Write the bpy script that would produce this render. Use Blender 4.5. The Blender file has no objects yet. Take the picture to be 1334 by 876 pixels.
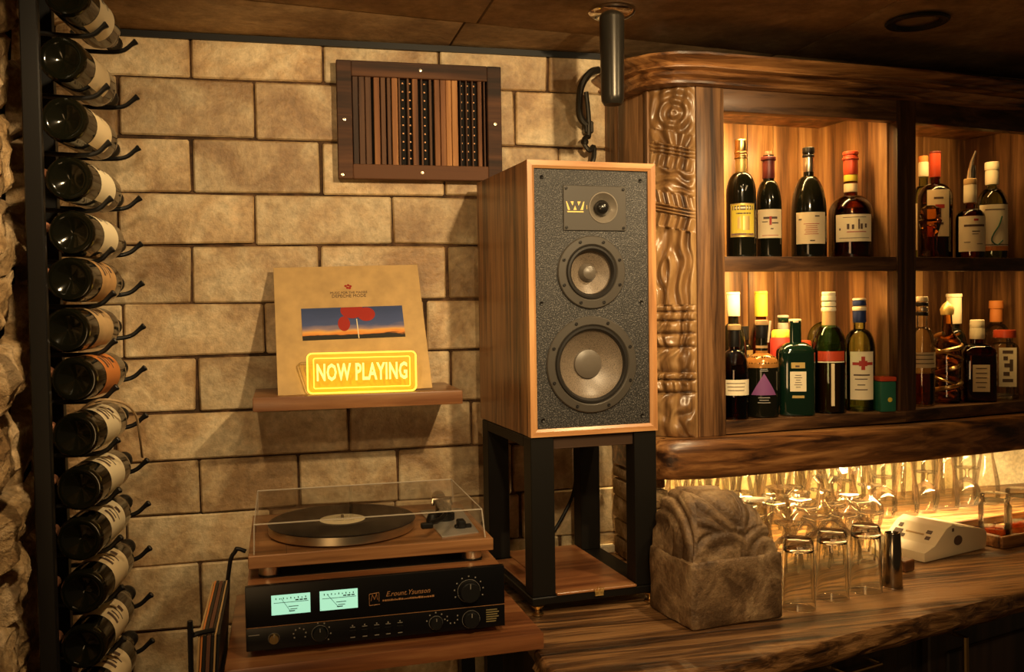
import bpy, bmesh, math, random
from mathutils import Vector, Matrix, noise
R = math.radians
S = bpy.context.scene
COL = S.collection
random.seed(7)

# ------------------------------------------------------------------ camera
F_PX = 1220.0
yaw, pit, rol = R(13.7), R(1.9), R(0.88)
CAM = Vector((0, -2.235, 1.58))
fw = Vector((math.sin(yaw)*math.cos(pit), math.cos(yaw)*math.cos(pit), -math.sin(pit)))
r0 = Vector((math.cos(yaw), -math.sin(yaw), 0)); u0 = r0.cross(fw)
rr = r0*math.cos(rol) - u0*math.sin(rol); uu = u0*math.cos(rol) + r0*math.sin(rol)
cd = bpy.data.cameras.new('camera'); cam = bpy.data.objects.new('camera', cd); COL.objects.link(cam)
M = Matrix((rr, uu, -fw)).transposed().to_4x4(); M.translation = CAM
cam.matrix_world = M
cd.sensor_width = 36; cd.lens = F_PX/1334*36; cd.clip_start = .05
cd.dof.use_dof = True; cd.dof.focus_distance = 1.95; cd.dof.aperture_fstop = 11
S.camera = cam

# ------------------------------------------------------------------ world, exposure, lamps
w = bpy.data.worlds.new('world'); S.world = w; w.use_nodes = True
w.node_tree.nodes['Background'].inputs[0].default_value = (1, .62, .3, 1)
w.node_tree.nodes['Background'].inputs[1].default_value = .035
S.view_settings.view_transform = 'Standard'; S.view_settings.look = 'None'
S.view_settings.exposure = 0.0; S.view_settings.gamma = 1; S.view_settings.use_curve_mapping = False
S.cycles.use_denoising = True
S.cycles.max_bounces = 10; S.cycles.transparent_max_bounces = 24; S.cycles.transmission_bounces = 10
S.cycles.sample_clamp_indirect = 4.0

def light(name, kind, loc, target, power, col, size=.05, size_y=None, spot=100, blend=.6):
    d = bpy.data.lights.new(name, kind); d.energy = power; d.color = col
    if kind == 'AREA':
        d.size = size
        if size_y: d.shape = 'RECTANGLE'; d.size_y = size_y
    else:
        d.shadow_soft_size = size
    if kind == 'SPOT': d.spot_size = R(spot); d.spot_blend = blend
    o = bpy.data.objects.new(name, d); COL.objects.link(o); o.location = loc
    dr = Vector(target) - Vector(loc)
    o.rotation_euler = dr.to_track_quat('-Z', 'Y').to_euler()
    return o
WARM = (1, .71, .37)
light('downlight_room', 'SPOT', (.70, -1.50, 2.17), (.50, 0, 1.86), 70, WARM, .02, spot=84, blend=.9)
light('downlight_side', 'SPOT', (1.35, -1.15, 2.17), (.40, 0, 1.8), 12, WARM, .02, spot=70, blend=.8)
light('downlight_left', 'SPOT', (-.15, -1.25, 2.17), (.02, 0, 1.45), 17, WARM, .02, spot=95, blend=.9)
light('downlight_bar', 'SPOT', (.98, -.82, 2.17), (.88, -.36, 1.42), 22, WARM, .02, spot=74, blend=.8)
light('downlight_front', 'SPOT', (.35, -2.0, 2.17), (.70, -.52, 1.22), 44, WARM, .04, spot=52, blend=.9)
light('rack_fill_spot', 'SPOT', (.22, -1.05, 2.17), (-.38, -.58, 1.50), 20, WARM, .03, spot=62, blend=.6)  # added fill spot that brightens the wine labels, not a fitting
light('room_bounce_fill', 'AREA', (-.9, -3.0, 1.15), (.1, -.4, 2.1), 10, (1, .60, .25), .7, .7)  # added area fill standing in for light bounced around the room
LED = (1, .60, .20)
light('bay_light_upper_left', 'AREA', (1.165, -.155, 2.045), (1.15, .02, 1.75), 4.0, LED, .42, .02)
light('bay_light_upper_right', 'AREA', (1.70, -.095, 2.045), (1.70, .1, 1.75), 1.3, LED, .38, .02)
light('bay_light_lower_left', 'AREA', (1.165, -.155, 1.647), (1.15, .02, 1.35), 3.4, LED, .42, .02)
light('bay_light_lower_right', 'AREA', (1.70, -.095, 1.647), (1.70, .1, 1.35), 1.1, LED, .38, .02)
light('counter_light', 'AREA', (1.50, .0, 1.165), (1.50, .14, .95), 36, (1, .68, .28), 1.2, .06)

# ------------------------------------------------------------------ materials
MATS = {}
def newmat(name):
    m = bpy.data.materials.new(name); m.use_nodes = True
    nt = m.node_tree; b = nt.nodes['Principled BSDF']; MATS[name] = m
    return m, nt, b
def N(nt, t, **kw):
    n = nt.nodes.new(t)
    for k, v in kw.items():
        if k in n.inputs.keys(): n.inputs[k].default_value = v
        else: setattr(n, k, v)
    return n
def L(nt, a, b): nt.links.new(a, b)
def coords(nt, scale=(1, 1, 1), rot=(0, 0, 0), rnd=True):
    tc = N(nt, 'ShaderNodeTexCoord'); mp = N(nt, 'ShaderNodeMapping')
    mp.inputs['Scale'].default_value = scale; mp.inputs['Rotation'].default_value = rot
    L(nt, tc.outputs['Object'], mp.inputs['Vector'])
    if rnd:
        oi = N(nt, 'ShaderNodeObjectInfo'); ml = N(nt, 'ShaderNodeMath', operation='MULTIPLY'); ml.inputs[1].default_value = 13.7
        L(nt, oi.outputs['Random'], ml.inputs[0]); L(nt, ml.outputs[0], mp.inputs['Location'])
    return mp.outputs['Vector']
def ramp(nt, fac, stops):
    r = N(nt, 'ShaderNodeValToRGB'); e = r.color_ramp.elements
    while len(e) < len(stops): e.new(.5)
    for i, (p, c) in enumerate(stops): e[i].position = p; e[i].color = (*c, 1)
    L(nt, fac, r.inputs[0]); return r.outputs[0]
def bump(nt, b, h, dist, strength=1):
    bp = N(nt, 'ShaderNodeBump'); bp.inputs['Distance'].default_value = dist; bp.inputs['Strength'].default_value = strength
    L(nt, h, bp.inputs['Height']); L(nt, bp.outputs[0], b.inputs['Normal'])
def plain(name, col, rough=.5, metal=0, emit=None, es=0, spec=.5, coat=0, trans=0, alpha=1):
    m, nt, b = newmat(name)
    b.inputs['Base Color'].default_value = (*col, 1); b.inputs['Roughness'].default_value = rough
    b.inputs['Metallic'].default_value = metal; b.inputs['Specular IOR Level'].default_value = spec
    b.inputs['Coat Weight'].default_value = coat; b.inputs['Transmission Weight'].default_value = trans
    b.inputs['Alpha'].default_value = alpha
    if emit: b.inputs['Emission Color'].default_value = (*emit, 1); b.inputs['Emission Strength'].default_value = es
    return m
def wood(name, dark, mid, light_, axis='x', sc=1.0, rough=.4, bmp=.0006, coat=.15, streak=1.0):
    m, nt, b = newmat(name)
    a, c = 2.0*sc, 38.0*sc
    s = {'x': (a, c, c), 'y': (c, a, c), 'z': (c, c, a)}[axis]
    v = coords(nt, s)
    n1 = N(nt, 'ShaderNodeTexNoise', Scale=1.0, Detail=6, Roughness=.62, Distortion=.6); L(nt, v, n1.inputs['Vector'])
    s2 = tuple(k*.22 for k in s); v2 = coords(nt, s2)
    n2 = N(nt, 'ShaderNodeTexNoise', Scale=1.0, Detail=3, Distortion=1.4); L(nt, v2, n2.inputs['Vector'])
    mx = N(nt, 'ShaderNodeMath', operation='MULTIPLY_ADD'); mx.inputs[1].default_value = .55*streak
    L(nt, n1.outputs[0], mx.inputs[0])
    m2 = N(nt, 'ShaderNodeMath', operation='MULTIPLY'); m2.inputs[1].default_value = .5; L(nt, n2.outputs[0], m2.inputs[0])
    L(nt, m2.outputs[0], mx.inputs[2])
    col = ramp(nt, mx.outputs[0], [(.42, dark), (.52, mid), (.63, light_)])
    L(nt, col, b.inputs['Base Color'])
    b.inputs['Roughness'].default_value = rough; b.inputs['Coat Weight'].default_value = coat; b.inputs['Coat Roughness'].default_value = .25
    bump(nt, b, n1.outputs[0], bmp)
    return m
def stone(name, c1, c2, c3, sc=6, bmp=.003, rough=.8, hue=.0, spec=.4):
    m, nt, b = newmat(name)
    v = coords(nt, (sc, sc, sc))
    n1 = N(nt, 'ShaderNodeTexNoise', Scale=1, Detail=5, Roughness=.6, Distortion=.5); L(nt, v, n1.inputs['Vector'])
    v2 = coords(nt, (sc*9, sc*9, sc*9))
    n2 = N(nt, 'ShaderNodeTexNoise', Scale=1, Detail=4, Roughness=.7); L(nt, v2, n2.inputs['Vector'])
    col = ramp(nt, n1.outputs[0], [(.38, c1), (.5, c2), (.62, c3)])
    oi = N(nt, 'ShaderNodeObjectInfo')
    mr = N(nt, 'ShaderNodeMapRange'); mr.inputs[3].default_value = .82; mr.inputs[4].default_value = 1.12
    L(nt, oi.outputs['Random'], mr.inputs[0])
    hv = N(nt, 'ShaderNodeHueSaturation'); L(nt, mr.outputs[0], hv.inputs['Value']); L(nt, col, hv.inputs['Color'])
    mr2 = N(nt, 'ShaderNodeMapRange'); mr2.inputs[1].default_value=.3; mr2.inputs[2].default_value=.7; mr2.inputs[3].default_value = .70; mr2.inputs[4].default_value = 1.2
    L(nt, n2.outputs[0], mr2.inputs[0])
    vm = N(nt, 'ShaderNodeVectorMath', operation='SCALE'); L(nt, hv.outputs[0], vm.inputs[0]); L(nt, mr2.outputs[0], vm.inputs['Scale'])
    L(nt, vm.outputs[0], b.inputs['Base Color'])
    b.inputs['Roughness'].default_value = rough; b.inputs['Specular IOR Level'].default_value = spec
    ad = N(nt, 'ShaderNodeMath', operation='MULTIPLY_ADD'); ad.inputs[1].default_value = .45
    L(nt, n2.outputs[0], ad.inputs[0]); L(nt, n1.outputs[0], ad.inputs[2])
    bump(nt, b, ad.outputs[0], bmp)
    return m
def thin_glass(name, tint=(1, 1, 1), gloss=1.0, ior=1.45, rough=.02):
    m, nt, b = newmat(name); nt.nodes.remove(b)
    out = nt.nodes['Material Output']
    tr = N(nt, 'ShaderNodeBsdfTransparent'); tr.inputs[0].default_value = (*tint, 1)
    gl = N(nt, 'ShaderNodeBsdfGlossy'); gl.inputs['Roughness'].default_value = rough
    fr = N(nt, 'ShaderNodeFresnel'); fr.inputs[0].default_value = ior
    ml = N(nt, 'ShaderNodeMath', operation='MULTIPLY'); ml.inputs[1].default_value = gloss; ml.use_clamp = True
    L(nt, fr.outputs[0], ml.inputs[0])
    mx = N(nt, 'ShaderNodeMixShader'); L(nt, ml.outputs[0], mx.inputs[0]); L(nt, tr.outputs[0], mx.inputs[1]); L(nt, gl.outputs[0], mx.inputs[2])
    L(nt, mx.outputs[0], out.inputs[0])
    return m
def real_glass(name, col, rough=0.0, ior=1.46):
    m, nt, b = newmat(name)
    b.inputs['Base Color'].default_value = (*col, 1); b.inputs['Transmission Weight'].default_value = 1
    b.inputs['Roughness'].default_value = rough; b.inputs['IOR'].default_value = ior
    return m

m_block = stone('sandstone_block', (.36, .22, .10), (.54, .38, .20), (.66, .52, .31), 6.5, .006, .5, spec=.5)
m_mortar = stone('mortar', (.05, .026, .012), (.09, .045, .02), (.16, .085, .04), 20, .004, .9)
m_rough = stone('rough_stone', (.26, .15, .06), (.48, .31, .14), (.70, .50, .28), 14, .014, .9)
m_carvestone = stone('carved_stone', (.12, .07, .035), (.25, .155, .078), (.40, .27, .145), 15, .006, .42)
m_ceil = stone('ceiling_slab', (.22, .125, .05), (.32, .195, .085), (.44, .29, .14), 4.0, .004, .8)
m_plaster = stone('pale_plaster', (.62, .50, .32), (.74, .62, .42), (.82, .72, .52), 8, .002, .8)
m_wcounter = wood('weathered_counter_wood', (.012, .005, .002), (.12, .052, .017), (.36, .185, .07), 'x', 2.1, .40, .006, .2, 1.1)
m_wcab = wood('cabinet_oak', (.02, .008, .003), (.09, .04, .014), (.22, .11, .042), 'x', 1.5, .42, .0012)
m_wcabz = wood('cabinet_oak_upright', (.035, .015, .006), (.155, .072, .026), (.33, .17, .068), 'z', 1.5, .45, .0012)
m_wshade = wood('shaded_frame_wood', (.012, .005, .002), (.055, .023, .008), (.15, .07, .026), 'x', 1.3, .45, .0012)  # cabinet oak with the frame's shade put into its colour
m_wshadez = wood('shaded_frame_upright', (.012, .005, .002), (.055, .023, .008), (.15, .07, .026), 'z', 1.3, .45, .0012)  # upright grain, same shade painted into the oak colour
m_wledge = wood('ledge_wood', (.025, .009, .004), (.17, .068, .02), (.42, .20, .065), 'x', 1.3, .35, .0015, .3)
m_wcarve = wood('carved_wood', (.07, .032, .012), (.24, .125, .045), (.42, .25, .10), 'z', .7, .33, .001, .35)
m_wback = wood('bay_back_boards', (.06, .022, .007), (.27, .125, .040), (.60, .34, .13), 'z', .55, .45, .0018, .15)
m_wspk = wood('walnut_veneer', (.05, .02, .008), (.19, .085, .03), (.34, .165, .06), 'z', 2.4, .38, .0003, .2)
m_wspkf = wood('walnut_trim', (.30, .13, .045), (.48, .23, .085), (.62, .34, .14), 'z', 1.2, .35, .0002, .3)
m_wspkx = wood('walnut_trim_level', (.30, .13, .045), (.48, .23, .085), (.62, .34, .14), 'x', 1.2, .35, .0002, .3)
m_wtab = wood('tabletop_wood', (.15, .05, .018), (.29, .108, .038), (.42, .19, .07), 'x', .8, .34, .0003, .3)
m_wplinth = wood('plinth_walnut', (.18, .075, .025), (.34, .155, .055), (.46, .24, .10), 'x', .9, .4, .0002, .2)
m_wshelf = wood('shelf_wood', (.10, .035, .013), (.20, .08, .028), (.30, .14, .05), 'x', .9, .38, .0003, .25)
m_wvent = [wood('vent_slat_dark', (.025, .010, .005), (.07, .028, .011), (.12, .052, .02), 'z', 1, .7, .0006, 0),
           wood('vent_slat_mid', (.09, .032, .010), (.20, .075, .022), (.30, .13, .04), 'z', 1, .7, .0006, 0),
           wood('vent_slat_pale', (.25, .10, .03), (.42, .19, .06), (.55, .28, .10), 'z', 1, .7, .0006, 0)]
m_wventf = wood('vent_frame_wood', (.018, .007, .003), (.060, .022, .008), (.115, .045, .016), 'x', .8, .75, .0006, 0)
m_black = plain('black_metal', (.009, .008, .007), .42, .1, spec=.35)
m_blackm = plain('black_satin', (.007, .007, .007), .5, spec=.3)
m_stand = plain('stand_black_lacquer', (.007, .006, .0045), .5, spec=.22)
m_amp = plain('amplifier_black', (.005, .005, .0055), .35, spec=.25)
m_iron = plain('wrought_iron', (.05, .045, .035), .35, .8)
m_steel = plain('steel', (.75, .66, .5), .3, 1)
m_chrome = plain('chrome', (.75, .7, .62), .12, 1)
m_brass = plain('brass', (.75, .5, .2), .28, 1)
m_goldp = plain('gold_print', (.72, .5, .16), .4, .6)
m_copper = plain('copper_print', (.55, .27, .11), .5, .3)
m_grey = plain('grey_mark', (.30, .28, .24), .6)
m_white = plain('ivory_plastic', (.80, .66, .42), .4)
m_vinyl = plain('vinyl', (.012, .011, .011), .22)
m_cream = plain('cream_label', (.80, .64, .38), .7)
m_cream2 = plain('pale_label', (.88, .76, .50), .7)
m_ink = plain('label_ink', (.10, .06, .04), .7)
m_inkred = plain('red_print', (.45, .035, .02), .6)
m_yellow = plain('yellow_label', (.72, .55, .05), .6)
m_purple = plain('purple_label', (.22, .07, .22), .6)
m_bluelid = plain('blue_foil', (.03, .05, .16), .35, .3)
m_redwax = plain('red_wax', (.50, .06, .02), .35)
m_burg = plain('burgundy_foil', (.13, .02, .015), .4)
m_tan = plain('tan_paper', (.50, .32, .13), .8)
m_browncard = plain('brown_sleeve', (.13, .05, .025), .6)
m_string = plain('string', (.55, .38, .2), .8)
m_cork = plain('cork', (.38, .16, .08), .8)
m_green = plain('green_tin', (.02, .12, .07), .4)
m_orange = plain('orange_label', (.7, .24, .05), .6)
m_bluetin = plain('blue_tin', (.06, .14, .3), .4)
m_wine = plain('dark_wine_glass', (.006, .006, .003), .10, spec=.45)
m_dgreen = plain('dark_green_glass', (.004, .016, .008), .06, spec=.6, coat=.5)
m_g_clear = thin_glass('clear_glass', (.96, .95, .88), .9)
m_g_cup = thin_glass('bar_glass', (.985, .975, .93), .8, 1.5, .05)
m_g_lid = thin_glass('acrylic_lid', (.99, .985, .975), .4, 1.42)
m_g_edge = plain('acrylic_edge_highlight', (.80, .72, .58), .12, alpha=.5, spec=1)  # pale colour stands in for highlights along the lid edges
m_g_amber = thin_glass('amber_glass', (.84, .50, .18), 1.4)
m_g_brown = thin_glass('brown_glass', (.46, .19, .06), 1.5)
m_g_red = thin_glass('red_liquid_glass', (.40, .05, .025), 1.3)
m_g_green = thin_glass('green_glass', (.32, .62, .25), 1.4)
m_g_pale = thin_glass('pale_spirit', (.72, .86, .55), 1.4)
m_g_grey = thin_glass('grey_green_glass', (.35, .42, .33), 1.6)
m_glass = real_glass('tumbler_glass', (.98, .96, .88))
m_led = plain('led_strip', (.8, .6, .3), .5, emit=(1, .65, .25), es=6)

# baffle: speckled black paint
m_baffle, nt, b = newmat('speckled_baffle')
v = coords(nt, (420, 420, 420)); n1 = N(nt, 'ShaderNodeTexNoise', Scale=1, Detail=2); L(nt, v, n1.inputs['Vector'])
L(nt, ramp(nt, n1.outputs[0], [(.44, (.010, .010, .010)), (.57, (.030, .028, .026)), (.66, (.12, .112, .10))]), b.inputs['Base Color'])
b.inputs['Roughness'].default_value = .5; bump(nt, b, n1.outputs[0], .0012)
m_plate = plain('driver_plate', (.05, .043, .034), .42)
m_cone, nt, b = newmat('woven_cone')
v = coords(nt, (700, 700, 700), rnd=False); n1 = N(nt, 'ShaderNodeTexVoronoi', Scale=1.0); L(nt, v, n1.inputs['Vector'])
L(nt, ramp(nt, n1.outputs[0], [(.1, (.24, .185, .13)), (.8, (.08, .062, .045))]), b.inputs['Base Color'])
b.inputs['Roughness'].default_value = .38
m_rubber = plain('rubber_surround', (.016, .014, .012), .35)
m_cap = plain('dust_cap', (.10, .083, .064), .38)

def card(name, base):
    m, nt, b = newmat(name)
    v = coords(nt, (30, 30, 30)); n1 = N(nt, 'ShaderNodeTexNoise', Scale=1, Detail=4); L(nt, v, n1.inputs['Vector'])
    L(nt, ramp(nt, n1.outputs[0], [(.3, tuple(k*.86 for k in base)), (.7, tuple(min(1, k*1.1) for k in base))]), b.inputs['Base Color'])
    b.inputs['Roughness'].default_value = .75
    return m
m_card = card('kraft_card', (.56, .37, .15))
# printed picture strip of the sleeve: plain sky bands by height (flat print)
m_print, nt, b = newmat('picture_print')
tc = N(nt, 'ShaderNodeTexCoord'); sp = N(nt, 'ShaderNodeSeparateXYZ'); L(nt, tc.outputs['Object'], sp.inputs[0])
nz = N(nt, 'ShaderNodeTexNoise', Scale=16, Detail=3); mp = N(nt, 'ShaderNodeMapping'); mp.inputs['Scale'].default_value = (1, 1, 5)
L(nt, tc.outputs['Object'], mp.inputs[0]); L(nt, mp.outputs[0], nz.inputs['Vector'])
ma = N(nt, 'ShaderNodeMath', operation='MULTIPLY_ADD'); ma.inputs[1].default_value = .022; L(nt, nz.outputs[0], ma.inputs[0]); L(nt, sp.outputs['Z'], ma.inputs[2])
mr = N(nt, 'ShaderNodeMapRange'); mr.inputs[1].default_value = .011; mr.inputs[2].default_value = .086; L(nt, ma.outputs[0], mr.inputs[0])
L(nt, ramp(nt, mr.outputs[0], [(.0, (.012, .012, .01)), (.14, (.02, .018, .012)), (.17, (.75, .25, .04)), (.27, (.80, .42, .10)), (.36, (.30, .22, .25)), (.50, (.06, .09, .24)), (1, (.035, .06, .17))]), b.inputs['Base Color'])
b.inputs['Roughness'].default_value = .6
m_redprint = plain('sleeve_red_print', (.36, .018, .008), .6)
m_meter = plain('meter_glow', (.3, .6, .45), .4, emit=(.40, .82, .58), es=.85)
m_meterink = plain('meter_ink', (.01, .03, .02), .6)
m_signedge = plain('sign_lit_edge', (.9, .65, .05), .3, emit=(1, .76, .07), es=1.6)
m_signtext = plain('sign_lit_letters', (.95, .85, .3), .4, emit=(1, .84, .20), es=.95)
m_signpanel, nt, b = newmat('sign_acrylic'); nt.nodes.remove(b)
tr = N(nt, 'ShaderNodeBsdfTransparent'); tr.inputs[0].default_value = (1, .78, .25, 1)
em = N(nt, 'ShaderNodeEmission'); em.inputs[0].default_value = (1, .62, .04, 1); em.inputs[1].default_value = .42
ads = N(nt, 'ShaderNodeAddShader'); L(nt, tr.outputs[0], ads.inputs[0]); L(nt, em.outputs[0], ads.inputs[1]); L(nt, ads.outputs[0], nt.nodes['Material Output'].inputs[0])

# ------------------------------------------------------------------ mesh helpers
class MB:
    def __init__(s): s.bm = bmesh.new()
    def _add(s, verts, faces, M=None):
        vs = [s.bm.verts.new((M @ Vector(v)) if M is not None else Vector(v)) for v in verts]
        for f in faces:
            try: s.bm.faces.new([vs[i] for i in f])
            except ValueError: pass
        return vs
    def box(s, x0, x1, y0, y1, z0, z1, M=None, bev=0, seg=1, jit=0):
        t = bmesh.new(); bmesh.ops.create_cube(t, size=1)
        for v in t.verts:
            v.co = Vector((x0 + (v.co.x+.5)*(x1-x0), y0 + (v.co.y+.5)*(y1-y0), z0 + (v.co.z+.5)*(z1-z0)))
            if jit: v.co += Vector([random.uniform(-jit, jit) for _ in range(3)])
        if bev: bmesh.ops.bevel(t, geom=list(t.edges), offset=bev, segments=seg, profile=.6, affect='EDGES')
        t.verts.index_update()
        s._add([v.co.copy() for v in t.verts], [[v.index for v in f.verts] for f in t.faces], M); t.free(); return s
    def lathe(s, prof, c=(0, 0, 0), n=24, M=None, sq=0, sx=1, sy=1, closed=False, cap=True):
        # prof: (r, z) list; sq>0 squares the section
        vs = []; fs = []
        for (r, z) in prof:
            for k in range(n):
                a = 2*math.pi*(k+.5)/n; q = 1.0
                if sq: q = (abs(math.cos(a))**sq + abs(math.sin(a))**sq)**(-1/sq)
                vs.append((c[0] + sx*r*q*math.cos(a), c[1] + sy*r*q*math.sin(a), c[2] + z))
        m = len(prof)
        for i in range(m-1 + (1 if closed else 0)):
            j = (i+1) % m
            for k in range(n):
                k2 = (k+1) % n
                fs.append((i*n+k, i*n+k2, j*n+k2, j*n+k))
        if not closed and cap:
            if prof[0][0] > 1e-5: fs.append(tuple(range(n))[::-1])
            if prof[-1][0] > 1e-5: fs.append(tuple((m-1)*n+k for k in range(n)))
        s._add(vs, fs, M); return s
    def tube(s, pts, r, n=8, M=None, cap=True):
        pts = [Vector(p) for p in pts]; rs = r if isinstance(r, (list, tuple)) else [r]*len(pts)
        vs = []; fs = []; prev = None
        for i, p in enumerate(pts):
            t = (pts[min(i+1, len(pts)-1)] - pts[max(i-1, 0)]).normalized()
            if prev is None: a = Vector((0, 0, 1)) if abs(t.z) < .9 else Vector((1, 0, 0)); a = (a - t*a.dot(t)).normalized()
            else: a = (prev - t*prev.dot(t)).normalized()
            prev = a; bb = t.cross(a)
            for k in range(n):
                q = 2*math.pi*k/n; vs.append(p + (a*math.cos(q) + bb*math.sin(q))*rs[i])
        for i in range(len(pts)-1):
            for k in range(n): fs.append((i*n+k, i*n+(k+1) % n, (i+1)*n+(k+1) % n, (i+1)*n+k))
        if cap: fs.append(tuple(range(n))[::-1]); fs.append(tuple((len(pts)-1)*n+k for k in range(n)))
        s._add(vs, fs, M); return s
    def prism(s, poly, z0, z1, M=None, bev=0):
        n = len(poly); t = bmesh.new()
        vs = [t.verts.new((x, y, z0)) for x, y in poly] + [t.verts.new((x, y, z1)) for x, y in poly]
        t.faces.new(vs[:n][::-1]); t.faces.new(vs[n:])
        for i in range(n): t.faces.new((vs[i], vs[(i+1) % n], vs[n+(i+1) % n], vs[n+i]))
        bmesh.ops.recalc_face_normals(t, faces=t.faces)
        if bev: bmesh.ops.bevel(t, geom=list(t.edges), offset=bev, segments=2, profile=.6, affect='EDGES')
        t.verts.index_update()
        s._add([v.co.copy() for v in t.verts], [[v.index for v in f.verts] for f in t.faces], M); t.free(); return s
    def grid(s, fn, nu, nv, M=None):
        vs = [fn(i/nu, j/nv) for j in range(nv+1) for i in range(nu+1)]
        fs = [(j*(nu+1)+i, j*(nu+1)+i+1, (j+1)*(nu+1)+i+1, (j+1)*(nu+1)+i) for j in range(nv) for i in range(nu)]
        s._add(vs, fs, M); return s
    def sweep(s, path, prof):
        # path: list of (x, y) plan points; prof: list of (out, z); out is to the left of travel... sign handled by caller
        P = [Vector((x, y)) for x, y in path]; vs = []; fs = []; m = len(prof)
        for i, p in enumerate(P):
            t = (P[min(i+1, len(P)-1)] - P[max(i-1, 0)]).normalized(); nn = Vector((t.y, -t.x))
            for (o, z) in prof: q = p + nn*o; vs.append((q.x, q.y, z))
        for i in range(len(P)-1):
            for k in range(m): fs.append((i*m+k, (i+1)*m+k, (i+1)*m+(k+1) % m, i*m+(k+1) % m))
        fs.append(tuple(range(m))); fs.append(tuple((len(P)-1)*m+k for k in range(m))[::-1])
        s._add(vs, fs); return s
    def build(s, name, mat, parent=None, world=False, ang=35, loc=None):
        if world and parent is not None:
            mi = (Matrix.Translation(parent.location) @ parent.rotation_euler.to_matrix().to_4x4())
            if parent.parent is not None:
                pp = parent.parent
                mi = (Matrix.Translation(pp.location) @ pp.rotation_euler.to_matrix().to_4x4()) @ mi
            bmesh.ops.transform(s.bm, matrix=mi.inverted(), verts=s.bm.verts)
        if loc is not None: bmesh.ops.translate(s.bm, vec=-Vector(loc), verts=s.bm.verts)
        bmesh.ops.recalc_face_normals(s.bm, faces=s.bm.faces)
        me = bpy.data.meshes.new(name); s.bm.to_mesh(me); s.bm.free()
        if ang:
            me.shade_smooth(); me.set_sharp_from_angle(angle=R(ang))
        me.materials.append(mat)
        o = bpy.data.objects.new(name, me); COL.objects.link(o); o.parent = parent
        if loc is not None: o.location = loc
        return o
def thing(name, label, cat, loc=(0, 0, 0), rz=0, group=None):
    o = bpy.data.objects.new(name, None); COL.objects.link(o); o.empty_display_size = .05
    o.location = loc; o.rotation_euler = (0, 0, rz); o['label'] = label; o['category'] = cat
    if group: o['group'] = group
    return o
def tag(o, label, cat, group=None):
    o['label'] = label; o['category'] = cat
    if group: o['group'] = group
    return o
def struct(o, label=None, cat=None):
    o['kind'] = 'structure'
    if label: o['label'] = label
    if cat: o['category'] = cat
    return o
def text(name, body, mat, parent, M, size, sx=1, ext=.0003, off=0, align='CENTER', shear=0, sp=1.0):
    c = bpy.data.curves.new(name, 'FONT'); c.body = body; c.size = size; c.extrude = ext; c.offset = off
    c.align_x = align; c.align_y = 'CENTER'; c.shear = shear; c.space_character = sp; c.resolution_u = 2
    o = bpy.data.objects.new(name, c); COL.objects.link(o)
    dg = bpy.context.evaluated_depsgraph_get(); me = bpy.data.meshes.new_from_object(o.evaluated_get(dg))
    bpy.data.objects.remove(o); me.name = name
    me.transform(M @ Matrix.Scale(sx, 4, (1, 0, 0))); me.materials.clear(); me.materials.append(mat)
    o = bpy.data.objects.new(name, me); COL.objects.link(o); o.parent = parent
    return o
def T(x, y, z): return Matrix.Translation((x, y, z))
RX90 = Matrix.Rotation(R(90), 4, 'X')      # text plane -> faces -y

# ------------------------------------------------------------------ cabinet plan helpers (two straight runs with a slight bend)
CA = Vector((.925, -.247)); a1, a2 = R(5.1), R(10.6)
d1 = Vector((math.cos(a1), math.sin(a1))); d2 = Vector((math.cos(a2), math.sin(a2)))
n1_ = Vector((-d1.y, d1.x)); n2_ = Vector((-d2.y, d2.x))
BEND = .593
CB = CA + d1*BEND
nb = (n1_ + n2_).normalized()
def cab(s, d):
    # s along the front, d depth behind the front face
    if abs(s-BEND) < 1e-6: p = CB + nb*d/math.cos((a2-a1)/2)
    elif s < BEND: p = CA + d1*s + n1_*d
    else: p = CB + d2*(s-BEND) + n2_*d
    return (p.x, p.y)
SEND = 1.62

# ------------------------------------------------------------------ setting: walls, ceiling, floor
wall = bpy.data.objects.new('wall_back', None); COL.objects.link(wall); struct(wall, 'wall of large sandstone blocks behind the speaker and shelf')
rows = [2.193, 2.101, 1.967, 1.843, 1.727, 1.595, 1.474, 1.348, 1.238, 1.115, 1.001, .853, .72, .58, .44, .30, .15, 0]
joints = {0: [-.19, .104, .375, .645], 1: [-.343, -.052, .245, .56], 2: [-.193, .093, .385, .67], 3: [-.352, -.058, .256, .55], 4: [-.199, .085, .387, .67],
          5: [-.348, -.042, .331, .62], 6: [-.194, .10, .39, .66], 7: [-.371, .144, .44, .70], 8: [-.194, .026, .259, .54], 9: [-.353, -.04, .25, .56],
          10: [-.198, .09, .38, .66], 11: [-.35, -.05, .25, .54]}
for i in range(len(rows)-1):
    zt, zb = rows[i], rows[i+1]; js = [-.46] + joints.get(i, [-.2 + (i % 2)*.14 + k*.3 for k in range(4)]) + [.83]
    for k in range(len(js)-1):
        x0, x1 = js[k], js[k+1]
        g = .0030
        dz = (lambda x: 0)
        m = MB(); pr = random.uniform(-.002, .002)
        m.box(x0+g, x1-g, -.004+pr, .05, zb+g*.8, zt-g*.8, bev=.0035, seg=1, jit=.0026)
        o = m.build('brick', m_block, wall, loc=((x0+x1)/2, 0, (zb+zt)/2))
m = MB(); m.box(-.5, .835, .004, .09, 0, 2.2); m.build('mortar_bed', m_mortar, wall)
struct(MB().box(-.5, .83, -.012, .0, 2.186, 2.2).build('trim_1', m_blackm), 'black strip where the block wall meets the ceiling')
struct(MB().box(.455, .80, -.02, -.004, .951, .972, bev=.003).build('trim_2', m_plaster), 'pale ledge along the foot of the block wall behind the speaker stand')
nw = MB().box(.80, 2.7, .42, .5, 0, 2.25); struct(nw.build('wall_niche', m_plaster), 'pale plastered wall behind the bar glasses')
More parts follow.
